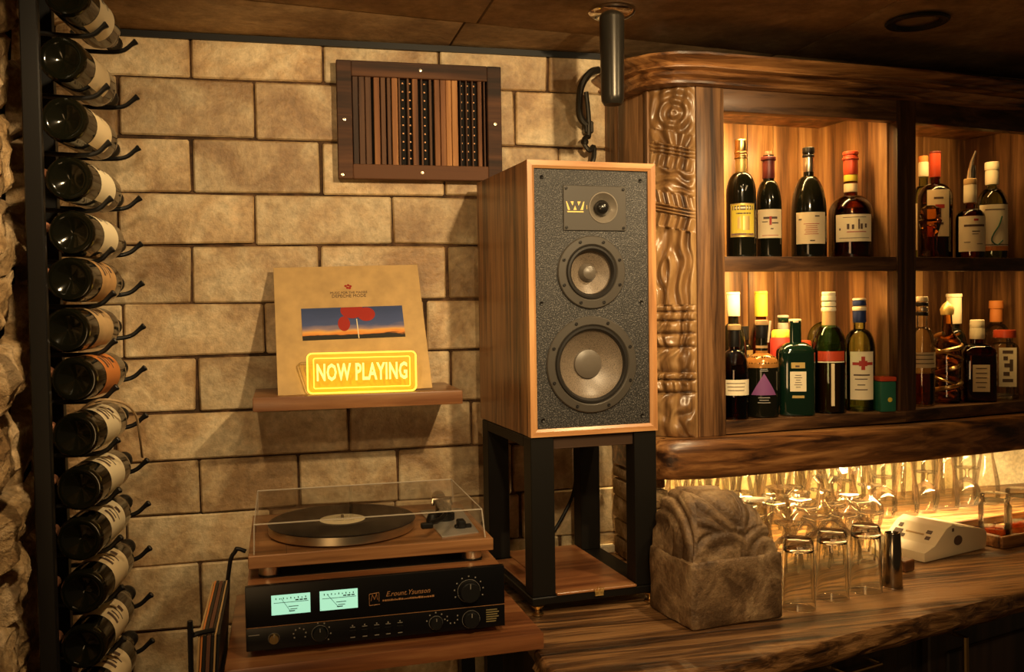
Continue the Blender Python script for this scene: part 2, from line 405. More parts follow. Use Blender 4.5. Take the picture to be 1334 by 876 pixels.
struct(MB().box(.80, .835, .09, .5, 0, 2.25).build('wall_niche_side', m_plaster))
struct(MB().box(-1.6, 3.6, -3.4, .5, -.05, 0).build('floor', wood('floor_boards', (.03, .015, .008), (.07, .035, .018), (.12, .06, .03), 'x', .5, .5)), 'dark floor under the bar')
ceil = bpy.data.objects.new('ceiling', None); COL.objects.link(ceil); struct(ceil, 'low brown stone slab ceiling with dark joints')
def cj(x): return -.25 + .14*x      # the joint nearly parallel to the wall
MB().box(-1.6, 3.6, -3.4, .5, 2.235, 2.27).build('backing', m_mortar, ceil)
seams_a = [-.6, .402, 1.222, 1.95, 2.7]; seams_b = [-1.6, -.35, .43, 1.26, 2.1, 3.6]
for k in range(len(seams_a)-1):
    x0, x1 = seams_a[k]+.0025, seams_a[k+1]-.0025
    MB().prism([(x0, cj(x0)+.002), (x1, cj(x1)+.002), (x1, .5), (x0, .5)], 2.2+random.uniform(0, .003), 2.24, bev=.002).build('slab', m_ceil, ceil)
for k in range(len(seams_b)-1):
    x0, x1 = seams_b[k]+.0025, seams_b[k+1]-.0025
    MB().prism([(x0, -1.2), (x1, -1.2), (x1, cj(x1)-.002), (x0, cj(x0)-.002)], 2.2+random.uniform(0, .003), 2.24, bev=.002).build('slab', m_ceil, ceil)
    MB().prism([(x0, -3.4), (x1, -3.4), (x1, -1.204), (x0, -1.204)], 2.2, 2.24, bev=.002).build('slab', m_ceil, ceil)

# left wall: rough stones
wl = bpy.data.objects.new('wall_left', None); COL.objects.link(wl); struct(wl, 'rough stone wall at the left edge beside the wine rack')
MB().box(-.62, -.46, -1.3, .09, 0, 2.24).build('mortar_bed', m_mortar, wl)
z = .62; ri = 0
while z < 2.2:
    h = random.uniform(.085, .15); y = -1.05 + (ri % 2)*.07
    while y < .0:
        wd = random.uniform(.13, .24); y1 = min(y+wd, .0)
        sd = random.uniform(0, 100); pro = random.uniform(-.015, .012)
        def fn(u, v, y=y, y1=y1, z=z, h=h, sd=sd, pro=pro):
            e = min(u, 1-u, v, 1-v)*2
            ed = 1-(1-min(1, e*2.6))**2
            p = Vector((u*(y1-y)*14, v*h*14, sd))
            dd = noise.fractal(p, .9, 2.1, 4)*.020 + noise.noise(p*3.1)*.006
            return (-.452 + (.03+pro)*ed + dd*ed, y+.004+(y1-y-.008)*u + (v-.5)*.02, min(z+.004+(h-.008)*v + (u-.5)*.05, 2.195))
        MB().grid(fn, 14, 10).build('stone', m_rough, wl, ang=0)
        y = y1
    z += h; ri += 1

# ------------------------------------------------------------------ bar counter
cnt = thing('bar_counter', 'thick weathered wooden bar counter with wavy front edge and worn grain', 'counter', (.43, -.45, 0))
front = [(.432, -.60), (.436, -.68), (.445, -.735), (.52, -.762), (.607, -.763), (.724, -.757), (.87, -.722), (1.086, -.669), (1.30, -.615), (1.534, -.556), (1.9, -.46), (2.6, -.28)]
def frontpt(t):
    k = t*(len(front)-1); i = min(int(k), len(front)-2); f = k-i
    return Vector(front[i]).lerp(Vector(front[i+1]), f)
NT = 132
ed = []
for i in range(NT+1):
    p = frontpt(i/NT); q = frontpt(min(1, i/NT+.01)) - frontpt(max(0, i/NT-.01)); nrm = Vector((q.y, -q.x)).normalized()
    ed.append((p, nrm))
backy = .42
def ctop(u, v):
    p, nrm = ed[int(round(u*NT))]
    wv = noise.fractal(Vector((p.x*9, p.y*9, 0)), 1, 2, 3)*.006
    prof = [(0, .004), (.003, -.003), (.004, -.016), (.001, -.03), (-.004, -.044), (-.014, -.052)]
    # v 0..1 : 0 -> back, .7 -> edge top, then down the face
    nv = 24; j = int(round(v*nv))
    xb = .432 if p.x < .5 else p.x + .0
    if j <= 16:
        f = j/16; b_ = Vector((.432 + (p.x-.432)*1.0, backy)); q = b_.lerp(p - nrm*(-wv), f)
        zz = .95 + noise.fractal(Vector((q.x*5, q.y*42, 3)), 1, 2, 3)*.0010*(1 if f < 1 else 0)
        return (q.x, q.y, zz - (.002 if j == 16 else 0))
    k = j-17; o_, dz = [(.003, -.006), (.005, -.014), (.003, -.024), (.006, -.034), (.0, -.044), (-.006, -.052), (-.03, -.056), (-.2, -.056)][k]
    q = p + nrm*(o_ + wv + noise.noise(Vector((p.x*22, k*.6, 5)))*.004)
    return (q.x, q.y, .95+dz)
MB().grid(ctop, NT, 24).build('worktop', m_wcounter, cnt, world=True, ang=50)
MB().prism([(.45, -.56), (.60, -.60), (1.0, -.55), (1.6, -.40), (2.6, -.15), (2.6, .41), (.45, .41)], .90, .944).build('underboard', m_wcab, cnt, world=True)
# bar base cabinet below the counter
ab = R(15.6)
Mb = T(.724, -.70, 0) @ Matrix.Rotation(ab, 4, 'Z')
base = thing('bar_cabinet', 'dark cabinet with drawers and door under the wooden bar counter', 'cabinet', (.724, -.69, 0), ab)
m_dark = wood('dark_cabinet_wood', (.010, .007, .005), (.026, .016, .010), (.05, .03, .018), 'z', .8, .4)
MB().box(-.17, 1.8, .03, .5, .0, .893).build('body', m_dark, base)
for k, (x0, x1) in enumerate([(-.15, .12), (.14, .58)]):
    for j, (z0, z1) in enumerate([(.72, .875), (.50, .70), (.10, .48)]):
        dr = MB().box(x0, x1, .008, .03, z0, z1, bev=.003).build('drawer', m_dark, base)
        if k == 1 or j:
            hz = z1-.035 if k else z1-.05
            xm = .40 if k else -.01
            MB().tube([(xm-.05, .01, hz), (xm-.05, -.018, hz), (xm+.05, -.018, hz), (xm+.05, .01, hz)], .004).build('handle', m_brass, dr)
dr = MB().box(.635, 1.12, .008, .03, .10, .872, bev=.004).build('door', m_dark, base)
MB().box(.69, 1.06, .002, .010, .16, .81, bev=.004).build('panel', m_dark, dr)
MB().tube([(.715, .01, .845), (.715, -.022, .845), (.715, -.024, .72), (.715, .01, .72)], .006).build('handle', m_brass, dr)
dr = MB().box(1.14, 1.6, .008, .03, .10, .872, bev=.004).build('door', m_dark, base)

# ------------------------------------------------------------------ back bar cabinet (bottle cabinet)
C = thing('bottle_cabinet', 'carved brown wooden back-bar cabinet with lit bays of bottles', 'cabinet', (CA.x, CA.y, 1.175))
def cpart(name, s0, s1, d0, dd1, z0, z1, mat, bev=.002, parent=C):
    ss = [s0] + ([BEND] if s0 < BEND-1e-4 < s1-1e-4 else []) + [s1]
    poly = [cab(s, d0) for s in ss] + [cab(s, dd1) for s in reversed(ss)]
    m = MB(); m.prism(poly, z0, z1, bev=bev)
    return m.build(name, mat, parent, world=True)
DEP = .30
cpart('post', 0, .072, 0, .05, 1.268, 2.075, m_wcabz)
cpart('post', .563, .623, 0, .035, 1.30, 2.075, m_wshadez)
cpart('post', 1.155, 1.215, 0, .035, 1.30, 2.075, m_wshadez)
for (s0, s1) in [(.072, .563), (.623, 1.155), (1.215, SEND)]:
    cpart('top_rail', s0, s1, .002, .03, 2.02, 2.075, m_wshade)
    cpart('shelf', s0-.03, s1+.03, .028, DEP, 1.666, 1.685, m_wcab)
    cpart('shelf_lip', s0, s1, .004, .0275, 1.650, 1.685, m_wshade)
    cpart('bay_floor', s0-.03, s1+.03, .004, DEP, 1.27, 1.30, m_wcab)
    cpart('bay_ceiling', s0-.03, s1+.03, .03, DEP, 2.056, 2.075, m_wback)
    nb_ = 6; x = s0-.03
    for k in range(nb_):
        x2 = s0-.03 + (s1-s0+.06)*(k+1)/nb_ + (random.uniform(-.012, .012) if k < nb_-1 else 0)
        cpart('back_board', x+.001, x2-.001, DEP, DEP+.014+random.uniform(-.003, .003), 1.27, 2.075, m_wback, .0015)
        x = x2
for sx_ in (.055, .565, .605, 1.16, 1.20):
    cpart('bay_side', sx_-.008, sx_+.008, .03, DEP, 1.30, 2.056, m_wback, .001)
for (s0, s1) in [(.09, .55), (.64, 1.14)]:
    for zz in (2.046, 1.6595):
        cpart('led_strip', s0, s1, .032, .038, zz, zz+.006, m_led, 0)
# bottom ledge: thick board with a rounded left end returning to the wall
path = [(.800, .0), (.800, -.19), (.806, -.235), (.822, -.262), (.86, -.280), (.93, -.287)] + [cab(s, -.042) for s in (.06, .2, .4, BEND, .9, 1.2, SEND)]
prof = [(0, 1.186), (-.004, 1.178), (-.02, 1.175), (-.13, 1.175), (-.13, 1.262), (-.03, 1.268), (-.01, 1.266), (0, 1.256), (.003, 1.24), (-.001, 1.21)]
prof = [(o, z) for o, z in prof]
lg = MB(); lg.sweep(path, prof); lg.build('ledge', m_wledge, C, world=True)
poly = [(.81, .42), (.81, -.15), (.87, -.17)] + [cab(s, .08) for s in (.06, BEND, SEND)] + [cab(SEND, .36), (.9, .42)]
MB().prism(poly, 1.185, 1.262).build('underside_board', m_wcab, C, world=True)
MB().box(1.0, 1.8, -.06, -.045, 1.172, 1.184).build('led_strip', m_led, C, world=True)
# crown moulding
cpath = [(.798, .0), (.797, -.10), (.799, -.155), (.808, -.200), (.835, -.235), (.872, -.256), (.925, -.262)] + [cab(s, -.012) for s in (.06, .2, .4, BEND, .8, 1.1, SEND)]
def cprof(k=1):
    return [(-.05, 2.072), (.0, 2.072), (.006, 2.076), (.006, 2.084), (.002, 2.087), (.004, 2.094), (.012, 2.103), (.014, 2.112), (.010, 2.118), (.018, 2.121), (.024, 2.124),
            (.024, 2.128), (.018, 2.132), (.022, 2.142), (.034, 2.152), (.040, 2.160), (.040, 2.168), (.030, 2.172), (-.05, 2.172)]
MB().sweep(cpath, [(o*1.05, 2.072+(z-2.072)*.66) for o, z in cprof()]).build('crown_moulding', m_wledge, C, world=True, ang=28)
MB().prism([(.80, .4), (.80, -.1), (.85, -.2), (.93, -.235)] + [cab(s, .03) for s in (.1, BEND, SEND)] + [cab(SEND, .36)], 2.08, 2.134).build('top_box', m_wcab, C, world=True)
# end panel facets between wall and carved pilaster
PB = Vector((.832, -.186)); PC = Vector((.790, -.002)); PA = Vector((.922, -.246))
def plank(p, q, th, z0, z1, mat, name):
    t = (q-p).normalized(); nn = Vector((t.y, -t.x))*-1
    MB().prism([tuple(p), tuple(q), tuple(q+nn*th), tuple(p+nn*th)], z0, z1, bev=.0015).build(name, mat, C, world=True)
plank(PC, PC.lerp(PB, .33), .02, 1.262, 2.074, m_wcabz, 'side_board')
plank(PC.lerp(PB, .34), PC.lerp(PB, .92), .02, 1.262, 2.074, m_wcabz, 'side_board')
plank(PC.lerp(PB, .93)+Vector((-.003, 0)), PB+Vector((-.003, -.002)), .02, 1.262, 2.074, m_wcabz, 'side_board')
# carved pilaster
def sstep(a, b_, x):
    t = max(0, min(1, (x-a)/(b_-a))); return t*t*(3-2*t)
def carve(u, t):
    ts = t - 15*(u-.5)
    wob = noise.noise(Vector((u*4, t*.05, 1)))
    if ts < 166:
        dx = (u-.58)*1.0; dy = (t-142)/34
        r_ = math.hypot(dx*1.6, dy); h = .45 + .28*math.sin(r_*16 + wob)*math.exp(-r_*.8) + .12*math.sin(u*24+t*.1)
    elif ts < 183:
        an = math.atan2(t-208, (u-.62)*60); h = .55 + .38*math.sin(an*13)
    elif ts < 198: h = .5 + .4*math.sin((ts-183)*1.3) + .1*math.sin(u*30)
    elif ts < 214: h = .5 + .4*math.sin(u*30 + (t-198)*.10) * (1-((ts-206)/10)**2*.5)
    elif ts < 246: h = .42 + .18*math.sin((ts-214)*.5 + 3*wob) + .12*math.sin(u*9+t*.15)
    elif ts < 262: h = .5 + .4*math.sin(u*34 - (t-246)*.12)
    elif ts < 275: h = .5 + .4*math.sin((ts-262)*1.45)
    elif ts < 292: h = .5 + .38*math.sin(u*28 + (t-275)*.14)
    elif t < 393:
        q = noise.noise(Vector((u*2.2, t*.022, 9)))
        dx = (u-.40)/.26; dy = (t-338)/40
        arch = math.hypot(dx, max(0, -dy)) if t < 338 else abs(dx)
        h = .50 + .40*math.sin(arch*6.5 + 4.5*q + .9*math.sin(t*.12+u*3)) + .10*math.sin(u*31 + 5*q)
    else:
        gr = [393, 402, 414, 431, 449, 483, 492, 509, 570]
        i = max(k for k in range(len(gr)-1) if t >= gr[k]) if t < 570 else len(gr)-2
        a_, b_ = gr[i], gr[i+1]; f = (t-a_)/(b_-a_)
        env = (1-abs(2*f-1)**4)
        fr = {4: 15, 5: 20, 7: 10}.get(i, 22)
        h = env*(.72 + .22*math.sin(u*fr*1.3 + .12*t + 4*wob))
        if i == 7: h = env*(.7 + .25*math.sin(u*13 + 2.6*math.sin(t*.06) + 3*wob))
    return h
def col(u, v):
    z_ = 1.268 + (2.073-1.268)*v; t = 110 + (2.07-z_)*571
    p = PB.lerp(PA, u); nn = Vector((-.54, -.84))
    bulge = .016*math.sqrt(max(0, 1-(2*u-1)**2*.96))
    e = min(1, min(u, 1-u)*9)
    o_ = -.006 + bulge + .017*(carve(u, t)-.5)*e
    q = p + nn*o_
    return (q.x, q.y, z_)
MB().grid(col, 56, 430).build('carved_pilaster', m_wcarve, C, world=True, ang=0)
MB().prism([tuple(PB+Vector((.012, .012))), tuple(PA+Vector((0, .012))), tuple(PA+Vector((0, .05))), (.86, -.14)], 1.262, 2.074).build('pilaster_core', m_wcabz, C, world=True)
for o in C.children:
    if o.name.startswith('carved_pilaster'): o.data.shade_smooth()

# rough stone pier under the ledge's left end
pier = thing('stone_pier', 'rough stacked stone pier under left end of bottle cabinet', 'pier', (.83, -.10, .95))
zz = .951
for k, h in enumerate([.05, .045, .055, .045, .027]):
    MB().box(.80+random.uniform(-.004, .004), .862, -.21+random.uniform(-.01, .01), -.01, zz, zz+h-.003, bev=.006, seg=2, jit=.003).build('stone', m_rough, pier, world=True)
    zz += h

# ------------------------------------------------------------------ downlight ring in the ceiling
dl = thing('ceiling_downlight', 'unlit round recessed downlight in ceiling above the bottle cabinet', 'light fixture', (1.385, -.405, 2.2))
MB().lathe([(.045, -.001), (.066, -.001), (.068, -.004), (.064, -.008), (.052, -.008), (.045, -.001)], n=32, cap=False, M=T(0, 0, .0)).build('trim_ring', m_blackm, dl)
MB().lathe([(.046, .002), (.03, -.003), (.012, -.006), (0, -.006)], n=24).build('bulb_face', plain('dull_lamp', (.16, .10, .05), .5), dl)

# ------------------------------------------------------------------ pipe and iron hook
pp = thing('ceiling_pipe', 'short black pipe hanging from ceiling with polished collar', 'pipe', (.690, -.34, 2.2))
MB().lathe([(.0, -.198), (.019, -.198), (.024, -.19), (.0245, -.18), (.0265, -.02), (.0265, 0)], n=28).build('pipe', plain('dark_pipe', (.035, .03, .022), .3, .5), pp)
MB().lathe([(.027, -.015), (.036, -.014), (.046, -.010), (.050, -.005), (.050, -.0005), (.027, -.0005)], n=32).build('collar', m_chrome, pp)
hk = thing('iron_hook', 'curled wrought-iron hook on block wall behind the ceiling pipe', 'hook', (.765, -.02, 2.0))
def arc(pts, n=5):
    P = [Vector(p) for p in pts]; P = [P[0]] + P + [P[-1]]; out = []
    for i in range(1, len(P)-2):
        for k in range(n):
            t = k/n; a, b_, c_, d_ = P[i-1:i+3]
            out.append(.5*((2*b_) + (c_-a)*t + (2*a-5*b_+4*c_-d_)*t*t + (-a+3*b_-3*c_+d_)*t**3))
    out.append(P[-2]); return out
MB().tube(arc([(.79, -.03, 2.155), (.765, -.035, 2.145), (.742, -.035, 2.11), (.737, -.032, 2.06), (.742, -.03, 2.035), (.757, -.028, 2.02)]), .009, 8).build('strap', m_iron, hk, world=True)
MB().tube(arc([(.757, -.028, 2.10), (.762, -.03, 2.04), (.762, -.03, 1.99)]), .006, 8).build('rod', m_iron, hk, world=True)
MB().tube(arc([(.762, -.03, 1.99), (.748, -.04, 1.985), (.745, -.045, 1.97), (.758, -.045, 1.955), (.770, -.04, 1.965), (.772, -.035, 1.94), (.762, -.035, 1.915)]), .006, 8).build('hook', m_iron, hk, world=True)
MB().lathe([(0, -.01), (.008, -.006), (.01, 0), (.008, .006), (0, .01)], c=(.746, -.045, 1.975), n=12).build('knob', m_iron, hk, world=True)
MB().box(.752, .775, -.03, -.003, 2.0, 2.03, bev=.003).build('wall_plate', m_iron, hk, world=True)

hk.location.x -= .022

# ------------------------------------------------------------------ wall vent
vt = thing('wall_vent', 'brown wooden wall vent with uneven vertical slats and gaps', 'vent', (.325, -.009, 1.878))
MB().box(-.165, .165, -.006, .001, .03, .245).build('backing', plain('vent_dark', (.006, .004, .003), .9), vt)
for nm, bx in (('frame_side', (-.194, -.160, 0, .272)), ('frame_side', (.160, .194, 0, .272)), ('frame_top', (-.160, .160, .236, .272)), ('frame_bottom', (-.160, .160, 0, .034))):
    MB().box(bx[0], bx[1], -.026, -.003, bx[2], bx[3], bev=.0015).build(nm, m_wventf, vt)
for (x, z_) in ((-.178, .135), (.178, .135), (0, .255), (0, .016), (-.185, .008)):
    MB().lathe([(.004, 0), (.0035, .002), (0, .0025)], n=10, M=T(x, -.026, z_) @ Matrix.Rotation(R(90), 4, 'X')).build('screw', m_steel, vt)
# slat pattern read from left to right: position, width, tone
sl = [(0.00, .040, 0), (.045, .042, 0), (.092, .042, 0), (.155, .042, 1), (.205, .035, 0), (.252, .026, 0), (.287, .042, 2), (.335, .015, 0), (.400, .015, 0), (.440, .040, 1), (.503, .013, 0),
      (.565, .018, 0), (.605, .040, 1), (.650, .040, 1), (.692, .040, 2), (.737, .044, 2), (.797, .012, 0), (.842, .012, 0), (.888, .012, 0), (.935, .030, 1), (.980, .012, 0)]
for (p, wd, tn) in sl:
    x = -.158 + p*.316
    MB().box(x, x+wd*.316, -.020, -.008, .032, .238, bev=.001).build('slat', m_wvent[tn], vt)
for p in (.372, .425, .535, .815, .862, .910):
    m = MB()
    for k in range(10):
        x = -.158+p*.316; z_ = .05+k*.0195
        m.box(x-.0018, x+.0018, -.009, -.0065, z_, z_+.003)
    m.build('perforations', m_copper, vt)

# ------------------------------------------------------------------ wall shelf
sh = tag(MB().box(-.066, .376, -.232, -.004, 1.366, 1.396, bev=.003, seg=2).build('wall_shelf', m_wshelf, loc=(.15, -.1, 1.366)), 'narrow brown wooden shelf on block wall under the record sleeve', 'shelf')
# record sleeve leaning on the wall
AW, AH = .330, .325
lean = math.asin(.168/.325)
al = thing('record_sleeve', 'tan card record sleeve with blue sunset strip leaning on shelf', 'record sleeve', (.150, -.198, 1.398))
Ma = Matrix.Rotation(R(-1.0), 4, 'Y') @ Matrix.Rotation(-lean, 4, 'X')
MB().box(-AW/2, AW/2, 0, .004, 0, AH, M=Ma, bev=.0006).build('sleeve', m_card, al)
def on_sleeve(px, pz): return Ma @ T(px, -.0003, pz)
def pictureframe(name, x0, x1, z0, z1, mat, par, d=.0008):
    o = MB().box(x0, x1, -d, 0, 0, z1-z0).build(name, mat, par)
    o.matrix_local = Ma @ T(0, 0, z0); return o
pic = pictureframe('picture', -.108, .118, .131, .213, m_print, al)
for (x, z_, rx, rz_) in ((.004, .073, .026, .021), (.035, .062, .020, .018), (-.016, .039, .0135, .019)):
    m = MB(); n = 26
    vs = []
    for k in range(n):
        a = 2*math.pi*k/n; vs.append((x+rx*math.cos(a), -.0012-.0001*x, min(.0815, z_+rz_*math.sin(a))))
    m._add(vs, [tuple(range(n))]); m.build('red_shape', m_redprint, pic)
MB().box(.0135, .0155, -.0014, -.001, .0, .05, M=Matrix.Rotation(R(-2), 4, 'Y')).build('stalk', m_cream2, pic)
text('title', 'MUSIC FOR THE MASSES', m_ink, al, on_sleeve(.0, .252) @ RX90, .0085, .92)
text('title', 'DEPECHE MODE', m_ink, al, on_sleeve(.0, .243) @ RX90, .0115, .92)
mm = MB()
for (x, z_) in ((-.006, .270), (.0, .272), (.005, .269), (-.002, .265), (.003, .264)): mm.lathe([(.0032, 0), (0, .0004)], n=8, M=on_sleeve(x, z_) @ RX90)
mm.build('emblem', m_redprint, al)
# lit sign
sg = thing('lit_sign', 'glowing yellow acrylic sign reading now playing before the record sleeve', 'sign', (.162, -.208, 1.3965), R(-2.5))
def rrect(wd, ht, r, n=5):
    pts = []
    for (cx, cz, a0) in ((wd/2-r, ht-r, 0), (-wd/2+r, ht-r, 90), (-wd/2+r, r, 180), (wd/2-r, r, 270)):
        for k in range(n+1):
            a = R(a0+90*k/n); pts.append((cx+r*math.cos(a), cz+r*math.sin(a)))
    return pts
W_, H_ = .230, .088
def loop(name, wd, ht, r, y, z0, rad, mat):
    P = rrect(wd, ht, r); P = P + [P[0]]
    MB().tube([(x, y, z_+z0) for x, z_ in P], rad, 6).build(name, mat, sg)
loop('lit_border', W_, H_-.003, .010, -.004, .0017, .0016, m_signedge)
loop('lit_border', W_, H_-.003, .010, .006, .0017, .0012, m_signedge)
loop('inner_border', W_-.026, H_-.024, .003, -.001, .012, .0011, m_signedge)
P = rrect(W_-.004, H_-.006, .009)
m = MB(); n = len(P); m._add([(x, 0, z_+.003) for x, z_ in P], [tuple(range(n))]); m.build('acrylic_panel', m_signpanel, sg, ang=0)
text('letters', 'NOW PLAYING', m_signtext, sg, T(0, -.0045, H_*.50) @ RX90, .050, .535, .0004, .0014, sp=1.06)
MB().box(-.05, .05, -.004, .010, .0, .003).build('foot', m_signedge, sg)

# ------------------------------------------------------------------ loudspeaker
SP = thing('loudspeaker', 'walnut three-way loudspeaker with speckled black baffle on black stand', 'loudspeaker', (.476, -.430, 1.313), R(4.2))
SW, SD, SH = .281, .367, .555
YF = Matrix.Rotation(R(90), 4, 'X')       # lathe z -> -y (towards the viewer)
def drill(o, holes):
    for (x, z_, r_, dp_) in holes:
        c_ = MB().lathe([(r_, -dp_), (r_, .05)], n=64, M=T(x, .008, z_) @ YF).build('cutter', m_black, None, ang=0)
        c_.matrix_world = Matrix.Translation(SP.location) @ SP.rotation_euler.to_matrix().to_4x4()
        md = o.modifiers.new('cut', 'BOOLEAN'); md.object = c_; md.operation = 'DIFFERENCE'; md.solver = 'EXACT'
        bpy.context.view_layer.update()
        me = bpy.data.meshes.new_from_object(o.evaluated_get(bpy.context.evaluated_depsgraph_get()))
        o.modifiers.clear(); o.data = me; bpy.data.objects.remove(c_)
HOLES = [(.138, .331, .0565, .030), (.1365, .1425, .0815, .045), (.165, .463, .0300, .020)]
drill(MB().box(0, SW, .018, SD, 0, SH, bev=.001).build('cabinet', m_wspk, SP), HOLES)
tf = .0155
def frame_piece(name, poly, mat):    # a mitred trim stick with chamfered inner edge, in the front plane
    m = MB(); vs = []; (ax, az), (bx, bz), (cx, cz), (dx, dz) = poly   # outer a,b; inner c,d
    vs = [(ax, 0.0, az), (bx, 0, bz), (cx, .004, cz), (dx, .004, dz), (ax, .018, az), (bx, .018, bz), (cx, .018, cz), (dx, .018, dz)]
    hx, hz = [(a*.35+b_*.65) for a, b_ in ((ax, dx), (az, dz))]; gx, gz = [(a*.35+b_*.65) for a, b_ in ((bx, cx), (bz, cz))]
    vs += [(hx, 0, hz), (gx, 0, gz)]
    m._add(vs, [(0, 1, 9, 8), (8, 9, 2, 3), (4, 5, 1, 0), (3, 2, 6, 7), (4, 0, 8, 3, 7), (1, 5, 6, 2, 9), (5, 4, 7, 6)])
    m.build(name, mat, SP, ang=20)
frame_piece('trim', [(0, 0), (0, SH), (tf, SH-tf), (tf, tf)], m_wspkf)
frame_piece('trim', [(SW, SH), (SW, 0), (SW-tf, tf), (SW-tf, SH-tf)], m_wspkf)
frame_piece('trim', [(0, SH), (SW, SH), (SW-tf, SH-tf), (tf, SH-tf)], m_wspkx)
frame_piece('trim', [(SW, 0), (0, 0), (tf, tf), (SW-tf, tf)], m_wspkx)
drill(MB().box(tf, SW-tf, .008, .018, tf, SH-tf).build('baffle', m_baffle, SP), HOLES)

def face(x, z_): return T(x, .008, z_) @ YF
dp = MB().box(.078, .216, .0050, .0085, .416, .507, bev=.001).build('tweeter_plate', m_plate, SP); drill(dp, HOLES[2:])
MB().lathe([(.012, -.012), (.016, -.010), (.030, .0045), (.0315, .0045), (.0325, .003)], n=36, cap=False, M=face(.165, .463)).build('horn', plain('horn_metal', (.22, .19, .15), .35, .4), dp)
MB().lathe([(.0155, -.008), (.015, -.005), (.0165, -.003), (.0145, .001), (.010, .006), (.005, .0085), (0, .009)], n=24, M=face(.165, .463)).build('dome', plain('tweeter_dome', (.01, .009, .008), .22), dp)
for (x, z_) in ((.084, .501), (.210, .501), (.084, .422), (.210, .422)):
    MB().lathe([(.0032, .003), (.003, .005), (0, .0052)], n=10, M=face(x, z_)).build('screw', m_black, dp)
# gold crown-shaped letter W mark
m = MB()
x0, z0 = .0835, .4525; wv, hv = .040, .022
def gp(x, z_): return (x0+x*wv, .0046, z0+z_*hv)
for poly in ([(0, 1), (.10, .22), (.22, .22), (.05, 1)], [(.24, 1), (.36, .62), (.42, 1)], [(.40, .22), (.49, .62), (.58, .22)], [(.62, 1), (.68, .62), (.80, 1)], [(1, 1), (.95, 1), (.78, .22), (.92, .22)], [(.06, .12), (.95, .12), (.95, 0), (.08, 0)]):
    v_ = [gp(*p) for p in poly]; v2 = [(a, .0052, c) for a, b_, c in v_]
    k = len(v_); m._add(v_+v2, [tuple(range(k))]+[(i, (i+1) % k, k+(i+1) % k, k+i) for i in range(k)])
m.build('gold_mark', m_goldp, dp, ang=0)
text('lettering', 'I', m_goldp, dp, T(.1285, .0046, .463) @ RX90, .012, .8)
def driver(nm, x, z_, ro, ri, cap, ns):
    fl = .75 if cap < .025 else .38
    d = MB().lathe([(ri-.004, .0), (ri-.002, .004), (ri, .0055), (ro-.002, .0050), (ro, .003), (ro, -.0)], n=64, cap=False, M=face(x, z_)).build(nm, m_plate, SP)
    MB().lathe([(ri-.002, .001), (ri-.005, .0055), (ri-.009, .0058), (ri-.013, .002), (ri-.014, -.002)], n=64, cap=False, M=face(x, z_)).build('surround', m_rubber, d)
    MB().lathe([(ri-.013, .0005), (ri*.75, -.008), (ri*.5, -.016), (cap, -.022), (cap*.9, -.023)], n=64, cap=False, M=face(x, z_)).build('cone', m_cone, d)
    MB().lathe([(cap, -.022), (cap*.95, -.018), (cap*.7, -.022+.018*fl), (cap*.4, -.022+.022*fl), (0, -.022+.023*fl)], n=36, M=face(x, z_)).build('dust_cap', m_cap, d)
    for k in range(ns):
        a = 2*math.pi*(k+.5)/ns + (.0 if ns == 6 else 0)
        MB().lathe([(.0036, .004), (.0034, .0068), (.0015, .0070), (0, .006)], n=10, M=face(x+(ro+ri)/2*math.cos(a), z_+(ro+ri)/2*math.sin(a))).build('screw', m_black, d)
# cones are set in a hollow: open the baffle visually by mounting drivers slightly proud
driver('midrange_driver', .138, .331, .0745, .058, .0195, 8)
driver('woofer', .1365, .1425, .099, .083, .031, 8)
for (x, z_) in ((.033, .522), (.250, .520), (.029, .269), (.250, .268), (.029, .033), (.249, .032)):
    MB().lathe([(.0042, 0), (.004, .002), (.002, .001), (0, 0)], n=12, M=face(x, z_)).build('grille_socket', m_black, SP)

# stand
ST = thing('speaker_stand', 'black four-post speaker stand with wooden base shelf on the counter', 'speaker stand', (.476, -.430, .95), R(4.2))
z0s, z1s = .038, .3615
lw = .045
for (x, y, nm) in ((.0, .004, 0), (SW-.052, .004, 1), (.0, SD-.06, 2), (SW-.052, SD-.06, 3)):
    MB().box(x, x+.050, y, y+lw, z0s, z1s-.0, bev=.0015).build('leg', m_stand, ST)
MB().box(.0, .014, .05, SD-.06, z1s-.022, z1s, bev=.001).build('top_rail', m_stand, ST)
MB().box(SW-.016, SW-.002, .05, SD-.06, z1s-.022, z1s, bev=.001).build('top_rail', m_stand, ST)
MB().box(.05, SW-.052, .012, .032, z1s-.026, z1s, bev=.001).build('cross_rail', plain('stand_rail_brown', (.05, .025, .012), .5), ST)
MB().box(.05, SW-.052, SD-.045, SD-.03, z1s-.026, z1s, bev=.001).build('cross_rail', m_stand, ST)
MB().box(-.003, SW+.003, .0, SD-.01, .022, .038, bev=.002).build('base_frame', m_stand, ST)
MB().box(.051, SW-.053, -.002, SD-.02, .0385, .0435, bev=.001).build('base_board', m_wtab, ST)
MB().box(.01, .05, .06, SD-.08, .0385, .0425, bev=.001).build('base_board', m_wtab, ST)
m = MB()
for poly in ([(-.008, .001), (-.011, .016), (-.004, .007)], [(-.006, .001), (-.0035, .018), (0, .006)], [(6e-3, .001), (.0035, .018), (0, .006)], [(.008, .001), (.011, .016), (.004, .007)], [(-.009, 0), (.009, 0), (.008, .008), (-.008, .008)]):
    v_ = [(.142+x, -.0055, .030+z_) for x, z_ in poly]; v2 = [(a, -.002, c) for a, b_, c in v_]
    k = len(v_); m._add(v_+v2, [tuple(range(k))[::-1], tuple(k+i for i in range(k))]+[(i, (i+1) % k, k+(i+1) % k, k+i) for i in range(k)])
m.build('crown_emblem', m_goldp, ST, ang=0)
